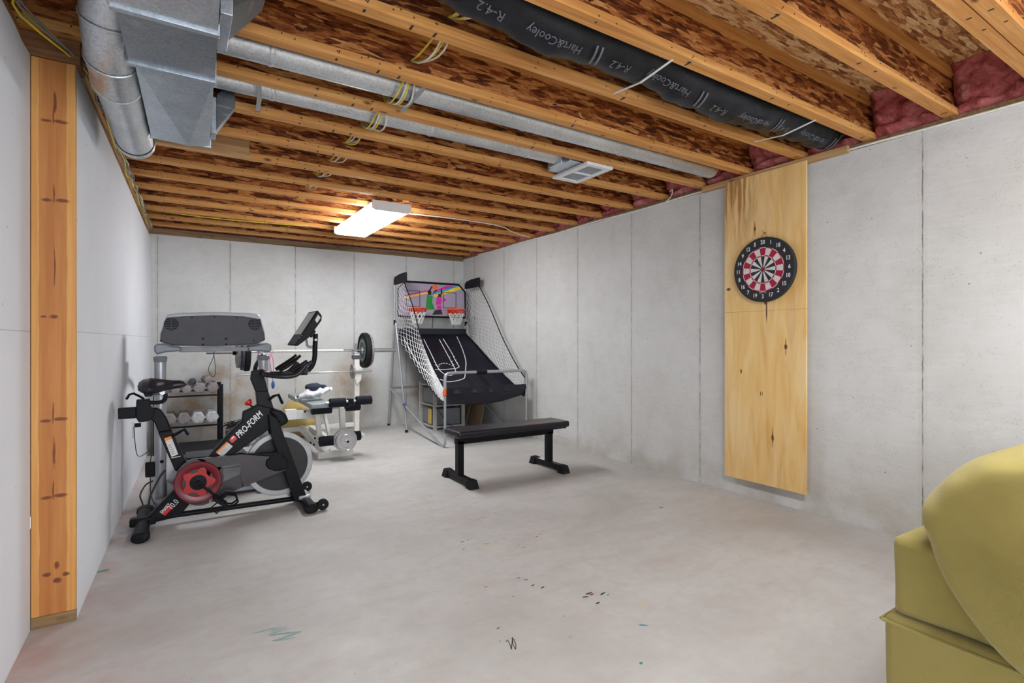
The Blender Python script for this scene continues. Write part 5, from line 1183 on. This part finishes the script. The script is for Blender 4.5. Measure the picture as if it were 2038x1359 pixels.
pg = disc(1.955, YBAR, 1.032, 0.215, 0.060, (M['rubber'], M['steel']), 'black bumper plate with green face on barbell right end', group='plates on the long barbell')
bm = BM(); lathe(bm, [(0.05, -0.0325), (0.145, -0.0325), (0.145, -0.029), (0.05, -0.029)], (1.955, YBAR, 1.032), (1, 0, 0), 40); obj('green_face', bm, M['green'], pg)
bm = BM()
for k in range(26):
    a = 2 * PI * k / 26
    if k % 13 in (0, 12): continue
    c_ = Vector((1.955 - 0.0335, YBAR + math.cos(a) * 0.118, 1.032 + math.sin(a) * 0.118)); face(bm, [bm.verts.new(c_ + Vector((0, math.cos(a) * p + math.sin(a) * r_, math.sin(a) * p - math.cos(a) * r_))) for p, r_ in ((-.012, -.005), (.012, -.005), (.012, .005), (-.012, .005))])
obj('raised_letters', bm, M['sticker'], pg)
disc(2.003, YBAR, 1.032, 0.195, 0.030, (M['iron'], M['steel']), 'grey iron plate behind the green-faced bumper plate', group='plates on the long barbell')
disc(0.655, YBAR, 1.032, 0.215, 0.050, (M['rubber'], M['steel']), 'black bumper plate on left end of the long barbell, inner one', group='plates on the long barbell')
disc(0.612, YBAR, 1.032, 0.205, 0.030, (M['iron_d'], M['steel']), 'thin dark plate between two others at long barbell left end', group='plates on the long barbell')
disc(0.575, YBAR, 1.032, 0.178, 0.035, (M['iron'], M['steel']), 'grey iron plate, outermost on the left end of the long barbell', group='plates on the long barbell')
disc(1.775, 6.30, 0.785, 0.085, 0.022, (M['iron'], M['steel']), 'small grey plate on the lower barbell beside the right upright', hub=0.014)
for k, (y, r) in enumerate(((5.20, 0.108), (5.165, 0.110), (5.13, 0.098))):
    disc(1.385, y, 0.190, r, 0.030, (M['plate_s'], M['steel']), ('rearmost silver plate on the leg developer peg', 'middle silver plate on the leg developer peg', 'front silver plate on the leg developer peg')[k], (0, 1, 0), 0.016, 'silver plates on the leg developer')
bm = BM(); cyl(bm, (0.52, YBAR, 1.032), (0.553, YBAR, 1.032), 0.038, 18); tag(obj('bar_clamp', bm, M['blackp'], bevel=0.004), 'black spring clamp outside the plates on the long barbell', 'clamp')
# towels
bm = BM()
def tow(u, v):
    a = 2 * PI * u; s = v; x = 1.02 + 0.34 * s; r = 0.062 * (math.sin(PI * min(max(s, 0.03), 0.97))) ** 0.3
    p = Vector((x + 0.02 * math.sin(a), 5.56 + 0.10 * s + math.cos(a) * r * 1.7, 0.598 + 0.035 * s + math.sin(a) * r * 0.72))
    k = noise.noise(p * 11) * 0.028 + noise.noise(p * 27) * 0.014
    p = p + Vector((0.25 * k, 0.5 * k, k)); p.z = max(p.z, 0.549); return p
grid(bm, tow, 44, 40)
bmesh.ops.remove_doubles(bm, verts=bm.verts, dist=1e-5)
tag(obj('towel', bm, M['terry'], smooth=80), 'crumpled white towel lying over the grey weight bench pad', 'towel')
bm = BM(); blob(bm, (1.22, 5.64, 0.665), 0.085, 0.07, 0.034, 0.8, 0.06, 17, 5, 36); tag(obj('cloth', bm, M['navy'], smooth=80), 'dark blue crumpled cloth lying on the white towel', 'cloth')
# exercise ball
bm = BM(); lathe(bm, [(0.012, -0.236)] + [(0.236 * math.cos(PI * (i / 24 - 0.5)), 0.236 * math.sin(PI * (i / 24 - 0.5))) for i in range(1, 24)] + [(0.012, 0.236)], (1.27, 6.69, 0.236), (1, 0, 0), 48)
tag(obj('exercise_ball', bm, M['ball'], smooth=80), 'yellow ribbed exercise ball behind the weight bench', 'ball')
# hanging bands on the left upright
for k, (mt, dx, lab) in enumerate(((M['pink'], -0.040, 'pink elastic band hanging from the left bar upright'), (M['navy'], -0.004, 'dark elastic band hanging between two pink ones'), (M['pink'], 0.088, 'pink and white elastic band hanging at the right of three'))):
    bm = BM(); x = 0.80 + dx; y = 6.30
    tube(bm, spline([(x, y, 1.01), (x - 0.018, y, 0.92), (x - 0.015, y, 0.80), (x + 0.005, y, 0.74), (x + 0.022, y, 0.82), (x + 0.02, y, 0.93), (x, y, 1.01)], 5), 0.007, 6); tag(obj('elastic_band', bm, mt), lab, 'elastic band', 'elastic bands on the upright')
bm = BM(); blob(bm, (0.905, 6.30, 0.665), 0.018, 0.02, 0.045, 1); cyl(bm, (0.905, 6.30, 0.70), (0.865, 6.31, 0.98), 0.003, 6); tag(obj('band_handle', bm, M['teal'], smooth=60), 'small blue rounded handle hanging beside the left bar upright', 'handle')
# tangle of cords and papers on the floor near the end wall
bm = BM(); rc = random.Random(3)
for q_ in range(9):
    pts = [(0.56 + 0.09 * math.cos(a * 1.3 + q_) * (0.6 + rc.random()), 6.45 + 0.08 * math.sin(a + q_ * 2) * (0.6 + rc.random()), 0.19 + 0.09 * rc.random()) for a in range(7)]
    tube(bm, spline(pts, 6), 0.004, 5)
tag(obj('cord_tangle', bm, M['blackc']), 'tangle of black cords heaped on a box beside the dumbbell rack', 'cords', kind='stuff')
bm = BM(); box(bm, 0.46, 0.68, 6.36, 6.54, 0.0, 0.17); tag(obj('storage_box', bm, M['greyp'], bevel=0.006), 'dark box on the floor right of the dumbbell rack', 'box')
bm = BM(); Mx = Matrix.Translation((0.74, 5.35, 0.035)) @ Matrix.Rotation(0.4, 4, 'Z') @ Matrix.Rotation(-0.2, 4, 'Y'); box(bm, -0.12, 0.12, -0.09, 0.09, -0.012, 0.004, 0, Mx); box(bm, -0.06, 0.0, -0.05, 0.05, 0.004, 0.006, 1, Mx); tag(obj('booklet', bm, [M['sticker'], M['redp']]), 'white and red booklet on the floor behind the flywheel', 'booklet')

# ------------------------------------------------------------------ basketball arcade
AX0, AX1 = 2.44, 3.49; AYB = 6.70; AYF = 5.16
t = thing('basketball_arcade', 'two-hoop basketball arcade game with white nets in the far corner', 'arcade game', (2.96, 5.9, 0))
RT = 0.015
for x in (AX0, AX1):
    bm = BM(); tube(bm, [(x, 6.93, 0.01), (x, 6.72, 1.30)], RT, 12); tube(bm, [(x + 0.008 if x == AX0 else x - .008, 6.28, 0.01), (x, 6.66, 1.38)], RT - 0.002, 12); rl = obj('rear_leg', bm, M['tubegrey'], t)
    bm = BM(); cyl(bm, (x, 6.936, 0.0), (x, 6.928, 0.03), 0.018, 12); cyl(bm, (x, 6.278, 0.0), (x, 6.284, 0.03), 0.018, 12); obj('rubber_foot', bm, M['rubber'], rl)
    bm = BM(); tube(bm, [(x, 6.72, 1.28), (x, AYB, 2.0)], RT, 12); obj('rear_post', bm, M['tubegrey'], t)
    bm = BM(); tube(bm, spline([(x, 6.84, 0.50), (x, 6.33, 0.335), (x, 5.35, 0.035), (x, 5.22, 0.018), (x, AYF + 0.005, 0.04), (x, AYF, 0.10), (x, AYF, 0.4), (x, AYF, 0.66)], 5), RT - 0.001, 12); obj('floor_brace', bm, M['tubegrey'], t)
    bm = BM(); tube(bm, [(x, 6.36, 0.345), (x, 6.30, 0.325)], 0.02, 10); obj('joint', bm, M['teal'], t)
    bm = BM(); tube(bm, [(x, AYB - 0.01, 1.42), (x, AYB - 0.01, 1.36)], 0.019, 12); obj('post_joint', bm, M['blackp'], t)
bm = BM(); tube(bm, [(AX0, 6.85, 0.515), (AX1, 6.85, 0.515)], RT, 12); obj('rear_cross_tube', bm, M['tubegrey'], t)
bm = BM(); tube(bm, spline([(AX0, AYF, 0.62), (AX0, AYF, 0.74), (AX0 + 0.02, AYF, 0.785), (AX0 + 0.09, AYF, 0.80), (AX0 + 0.4, AYF, 0.80), (AX1 - 0.4, AYF, 0.80), (AX1 - 0.09, AYF, 0.80), (AX1 - 0.02, AYF, 0.785), (AX1, AYF, 0.74), (AX1, AYF, 0.62)], 5), RT + 0.002, 14); ft = obj('front_tube', bm, M['tubegrey'], t)
bm = BM(); cyl(bm, (2.82, AYF, 0.80), (2.95, AYF, 0.80), 0.024, 18); obj('foam_sleeve', bm, M['foam'], ft)
# ramp
prof = spline([(0, 6.68, 1.30), (0, 6.66, 1.22), (0, 6.35, 1.01), (0, 6.0, 0.78), (0, 5.65, 0.585), (0, 5.38, 0.47), (0, 5.22, 0.432), (0, 5.165, 0.50), (0, 5.155, 0.64)], 6)
def ramp_pt(a, s, off=0.0):
    i = min(int(s * (len(prof) - 1)), len(prof) - 2); f = s * (len(prof) - 1) - i; p = prof[i].lerp(prof[i + 1], f)
    e = (2 * a - 1) ** 2; k = 0.075 if a < 0.5 else 0.13
    fold = (0.030 * math.sin(a * 30 + s * 5) + 0.012 * math.sin(a * 71 - s * 8)) * max(0, s - 0.28) * min(1, max(0.15, (a - 0.45) * 5)) * min(1, (1 - a) * 6) * min(1, max(0, (0.74 - s) * 7)) + 0.004 * noise.noise(Vector((a * 7, s * 6, 0)))
    rise = k * e * math.sin(PI * min(1, max(0, (s - 0.1) / 0.87)))
    return Vector((AX0 + 0.012 + (AX1 - AX0 - 0.024) * a, p.y + (0.5 - abs(a - .5)) * 0.0 + fold, p.z + rise + fold + off))
bm = BM(); grid(bm, lambda u, v: ramp_pt(u, v), 44, 60); obj('ball_return_sheet', bm, M['cloth_b'], t, solid=0.003, smooth=60)
def ribbon(pts, w_, off=0.005, bm=None):
    P = [ramp_pt(a, s, off) for a, s in pts]
    for i in range(len(P) - 1):
        d = (P[i + 1] - P[i])
        if d.length < 1e-6: continue
        n_ = Vector((0, -0.5, 0.87)); s_ = d.cross(n_).normalized() * w_ / 2; face(bm, [bm.verts.new(P[i] - s_), bm.verts.new(P[i + 1] - s_), bm.verts.new(P[i + 1] + s_), bm.verts.new(P[i] + s_)])
def dens(L, n=8):
    o = []
    for (a, b) in zip(L, L[1:]):
        for k in range(n): o.append((a[0] + (b[0] - a[0]) * k / n, a[1] + (b[1] - a[1]) * k / n))
    return o + [L[-1]]
def sm2(L, n=6): return [(p.x, p.y) for p in spline([(a, b, 0) for a, b in L], n)]
def line(name, segs, w_=0.011):
    bm = BM()
    for L in segs: ribbon(L, w_, bm=bm)
    obj(name, bm, M['whitep'], t, smooth=0)
line('court_line', [sm2([(0.34, 0.167), (0.315, 0.28), (0.295, 0.37), (0.315, 0.40), (0.35, 0.413), (0.40, 0.415), (0.46, 0.402), (0.50, 0.387), (0.52, 0.36), (0.54, 0.267), (0.56, 0.167)])])
line('court_line', [sm2([(0.62, 0.16), (0.61, 0.267), (0.595, 0.315), (0.59, 0.36)]), sm2([(0.59, 0.36), (0.52, 0.368), (0.38, 0.374), (0.24, 0.380)])])
line('court_line', [sm2([(0.84, 0.147), (0.81, 0.207), (0.77, 0.273), (0.72, 0.333), (0.64, 0.387), (0.57, 0.427), (0.51, 0.441), (0.41, 0.453), (0.30, 0.460), (0.24, 0.453), (0.13, 0.427), (0.07, 0.38), (0.05, 0.327), (0.05, 0.26), (0.07, 0.16)])])
for a_, s_ in ((0.32, 0.353), (0.345, 0.341), (0.38, 0.334), (0.415, 0.332), (0.45, 0.334), (0.48, 0.340), (0.51, 0.348), (0.31, 0.30), (0.295, 0.327), (0.29, 0.347), (0.545, 0.293), (0.545, 0.32), (0.535, 0.34), (0.61, 0.293), (0.60, 0.315), (0.60, 0.333)):
    line('court_mark', [[(a_ - 0.010, s_), (a_ + 0.012, s_)]], 0.012)
bm = BM(); box(bm, AX0 + 0.01, AX1 - 0.01, 6.674, 6.682, 1.215, 1.315); obj('back_panel', bm, M['cloth_b'], t)
# dark front apron closing the bowl
bm = BM(); grid(bm, lambda u, v: Vector((AX0 + 0.012 + (AX1 - AX0 - 0.024) * u, 5.150 + 0.012 * math.sin(u * 30) * (1 - v), (ramp_pt(u, 0.93).z) * (1 - v) + 0.638 * v)), 40, 6); obj('front_apron', bm, M['cloth_b'], t, solid=0.003)
# side walls of the sheet under the nets
for x, sd_ in ((AX0, 0.0), (AX1, 1.0)):
    bm = BM(); grid(bm, lambda u, v: ramp_pt(sd_, 0.02 + 0.95 * u) + Vector((0, 0, -0.03 * (1 - v) + 0.02 * v)), 40, 2); obj('side_hem', bm, M['cloth_b'], t, solid=0.004)
# backboard
ZB0, ZB1 = 1.475, 1.935; YBD = 6.66
bm = BM(); ob = [(AX0 + 0.03, ZB0), (AX1 - 0.03, ZB0), (AX1 - 0.03, ZB1 - 0.10), (AX1 - 0.13, ZB1), (AX0 + 0.13, ZB1), (AX0 + 0.03, ZB1 - 0.10)]
prism(bm, ob, fy, YBD, YBD + 0.01); bb = obj('backboard', bm, M['board'], t)
bm = BM(); tube(bm, [(a, YBD, b) for a, b in ob], 0.014, 8, closed=True); obj('board_frame', bm, M['blackp'], bb)
bm = BM()
def pol(L, mi, d=0.001): face(bm, [bm.verts.new((AX0 + a * (AX1 - AX0), YBD - d, ZB0 + b * (ZB1 - ZB0))) for a, b in L], mi)
pol([(0.52, 0.72), (0.80, 0.95), (0.70, 0.95), (0.50, 0.76)], 0); pol([(0.52, 0.66), (0.88, 0.95), (0.80, 0.95), (0.52, 0.72)], 1) ; pol([(0.52, 0.58), (0.93, 0.88), (0.88, 0.95), (0.52, 0.66)], 2)
pol([(0.10, 0.60), (0.45, 0.80), (0.45, 0.76), (0.10, 0.56)], 0); pol([(0.10, 0.55), (0.45, 0.75), (0.45, 0.70), (0.10, 0.50)], 2)
# two jumping players in green and magenta with a ball between them
pol([(0.40, 0.20), (0.53, 0.22), (0.49, 0.44), (0.50, 0.62), (0.42, 0.64), (0.41, 0.48)], 3, 0.002); pol([(0.54, 0.35), (0.62, 0.38), (0.63, 0.60), (0.56, 0.60)], 0, 0.002); pol([(0.63, 0.46), (0.70, 0.50), (0.66, 0.58)], 0, .002)
pol([(0.43, 0.64), (0.48, 0.64), (0.48, 0.76), (0.44, 0.76)], 4, 0.002); pol([(0.57, 0.60), (0.62, 0.60), (0.62, 0.70), (0.58, 0.70)], 4, 0.002)
pol([(0.42, 0.70), (0.45, 0.70), (0.50, 0.90), (0.48, 0.91)], 4, 0.002); pol([(0.48, 0.64), (0.56, 0.78), (0.55, 0.86), (0.53, 0.79)], 4, 0.002); pol([(0.61, 0.66), (0.64, 0.70), (0.63, 0.86), (0.615, 0.86)], 4, 0.002)
pol([(0.49, 0.06), (0.64, 0.08), (0.62, 0.22), (0.53, 0.20)], 4, 0.002); pol([(0.56, 0.20), (0.62, 0.22), (0.62, 0.36), (0.56, 0.34)], 0, 0.0015)
pol(circ(0.545, 0.93, 0.001, 3), 4); face(bm, [bm.verts.new((AX0 + 0.53 * 1.05 + 0.038 * math.cos(a * PI / 8), YBD - 0.003, ZB0 + 0.88 * 0.46 + 0.038 * math.sin(a * PI / 8))) for a in range(16)], 5)
obj('printed_artwork', bm, [M['magenta'], M['blue'], M['yellow'], M['greenp'], M['ink'], M['orange']], bb, smooth=0)
for xc in (2.74, 3.20):
    bm = BM(); x0, x1, z0, z1 = xc - 0.10 , xc + 0.10, 1.60, 1.82
    if xc > 3: x0 += 0.02; x1 += 0.02
    else: x0 -= 0.06; x1 -= 0.06
    for a, b, c_, d in ((x0, x1, z0, z0 + 0.008), (x0, x1, z1 - 0.008, z1), (x0, x0 + 0.008, z0, z1), (x1 - 0.008, x1, z0, z1)): box(bm, a, b, YBD - 0.002, YBD - 0.0005, c_, d)
    obj('target_square', bm, M['ink'], bb, smooth=0)
for k, xc in enumerate((2.68, 3.24)):
    rc_ = Vector((xc, 6.50, 1.575)); rr_ = 0.118
    bm = BM(); tube(bm, [rc_ + Vector((math.cos(a * PI / 18) * rr_, math.sin(a * PI / 18) * rr_, 0)) for a in range(36)], 0.010, 8, closed=True)
    hoop = obj('hoop_ring', bm, M['orange'], t)
    bm = BM(); box(bm, xc - 0.06, xc + 0.06, 6.615, 6.66, 1.50, 1.59); bar(bm, (xc - 0.05, 6.62, 1.575), (xc - 0.05, 6.60, 1.575), 0.02, 0.02); obj('hoop_bracket', bm, M['orange'], hoop, bevel=0.004)
    bm = BM(); n_ = 10
    def ring(a, j): rr2 = rr_ * (1 - 0.13 * j); return rc_ + Vector((math.cos(a) * rr2, math.sin(a) * rr2, -0.052 * j))
    bmc = [BM(), BM()]
    for j in range(4):
        for i in range(n_):
            a0 = 2 * PI * (i + 0.5 * (j % 2)) / n_
            for s in (-0.5, 0.5): tube(bmc[0 if j < 1 else 1], [ring(a0, j), ring(a0 + s * 2 * PI / n_, j + 1)], 0.0042, 4)
    bm.free(); obj('net', bmc[0], M['redp'], hoop); obj('net', bmc[1], M['whitep'], hoop)
bm = BM(); tube(bm, [(2.97, 6.67, 1.47), (2.972, 6.675, 1.40), (2.965, 6.675, 1.36), (2.97, 6.675, 1.32)], 0.005, 6); obj('cord', bm, M['blackc'], t)
# side nets
for x, s in ((AX0, -1), (AX1, 1)):
    low = [Vector((x, 6.69, 1.88)), Vector((x, 6.69, 1.60)), Vector((x, 6.68, 1.30))] + [ramp_pt(0 if s < 0 else 1, k) + Vector((-0.012 if s < 0 else 0.012, 0, 0.01)) for k in (0.14, 0.28, 0.42, 0.56, 0.68, 0.80, 0.88)]
    upc = [Vector((x, 6.30, 1.89)), Vector((x, 6.17, 1.76)), Vector((x, 6.04, 1.62)), Vector((x, 5.88, 1.42)), Vector((x, 5.74, 1.24)), Vector((x, 5.60, 1.085)), Vector((x, 5.46, 0.94)), Vector((x, 5.33, 0.82)), Vector((x, 5.21, 0.73)), Vector((x, 5.165, 0.69))]
    if s < 0: upc = [on_x(u, v, x) for u, v in ((805, 562), (811, 580), (820, 604), (827, 630), (834, 657), (842, 682), (851, 706), (861, 729), (873, 752), (883, 771))]
    lo, hi = spline(low, 5), spline(upc, 5); nn = len(lo) - 1
    def np_(a, b):
        i = min(int(b * nn), nn - 1); f = b * nn - i; A_, B_ = lo[i].lerp(lo[i + 1], f), hi[i].lerp(hi[i + 1], f); p = A_.lerp(B_, a); p.x += 0.012 * math.sin(PI * a) * s * math.sin(b * 9); return p
    bm = BM(); NA, NB = 13, 50
    for i in range(NA):
        for j in range(NB):
            if (i + j) % 2 == 0: tube(bm, [np_(i / NA, j / NB), np_((i + 1) / NA, (j + 1) / NB)], 0.0021, 3)
            else: tube(bm, [np_((i + 1) / NA, j / NB), np_(i / NA, (j + 1) / NB)], 0.0021, 3)
    obj('side_net', bm, M['whitep'], t, smooth=0)
    bm = BM(); tube(bm, [v + Vector((0, 0, 0)) for v in hi], 0.007, 6); obj('net_edge', bm, M['blackp'], t)
    bm = BM(); cap = [(6.70, 1.885), (6.30, 1.885), (6.30, 2.01), (6.50, 2.005), (6.66, 1.985), (6.70, 1.95)]
    prism(bm, cap, lambda a, b, d: Vector((d, a, b)), x - 0.018, x + 0.018); obj('top_cover', bm, M['rubber'], t, bevel=0.006)
bm = BM(); blob(bm, (AX0 - 0.01, AYF - 0.01, 0.60), 0.02, 0.02, 0.045, 0.7, 0.02, 20, 2, 12); obj('red_tape', bm, M['orange'], t)

# drawer frame, cardboard and cord behind the arcade
t = thing('drawer_cart', 'grey plastic drawer cart on the floor under the arcade sheet', 'drawer cart', (2.98, 6.45, 0))
DX0, DX1, DY0, DY1 = 2.80, 3.20, 6.22, 6.68
for x in (DX0, DX1):
    for y in (DY0, DY1): bm = BM(); box(bm, x - 0.022, x + 0.022, y - 0.015, y + 0.015, 0, 0.60); obj('corner_post', bm, M['crate'], t, bevel=0.003)
for z in (0.03, 0.30, 0.56):
    bm = BM(); box(bm, DX0, DX1, DY0 - 0.012, DY0 + 0.012, z, z + 0.022); box(bm, DX0, DX1, DY1 - 0.012, DY1 + 0.012, z, z + 0.022); box(bm, DX0 - 0.012, DX0 + 0.012, DY0, DY1, z, z + 0.022); box(bm, DX1 - 0.012, DX1 + 0.012, DY0, DY1, z, z + 0.022); obj('shelf_frame', bm, M['crate'], t, bevel=0.003)
for z0, z1, mt in ((0.055, 0.29, 'screen'), (0.325, 0.55, 'screen')):
    bm = BM(); box(bm, DX0 + 0.02, DX1 - 0.03, DY0 + 0.02, DY1 - 0.02, z0, z1 - 0.02); obj('drawer', bm, M['mgreyp'], t, bevel=0.008)
bm = BM(); box(bm, DX0 - 0.004, DX0 + 0.018, 6.34, 6.44, 0.06, 0.26); obj('amber_contents', bm, M['amber'], t, bevel=0.01)
for k, (x0, y0, a, w_, h, lab, mk) in enumerate(((3.30, 6.55, 0.35, 0.34, 0.50, 'brown cardboard sheet leaning against the right wall behind the arcade', 'cardboard'), (3.36, 6.20, 0.2, 0.30, 0.42, 'second brown cardboard sheet leaning below the arcade sheet', 'cardboard'), (3.22, 6.72, 0.1, 0.25, 0.55, 'black panel standing behind the drawer cart', 'rubber'))):
    bm = BM(); Mx = Matrix.Translation((x0, y0, 0)) @ Matrix.Rotation(a, 4, 'Y'); box(bm, 0, 0.012, -w_ / 2, w_ / 2, 0.004, h, M=Mx); tag(obj('leaning_sheet', bm, M[mk]), lab, 'sheet')
cord([(3.05, 6.0, 0.006), (2.92, 6.1, 0.10), (2.86, 6.18, 0.22), (2.80, 6.2, 0.30)], 0.004, 'black cord hanging from the drawer cart to the floor')
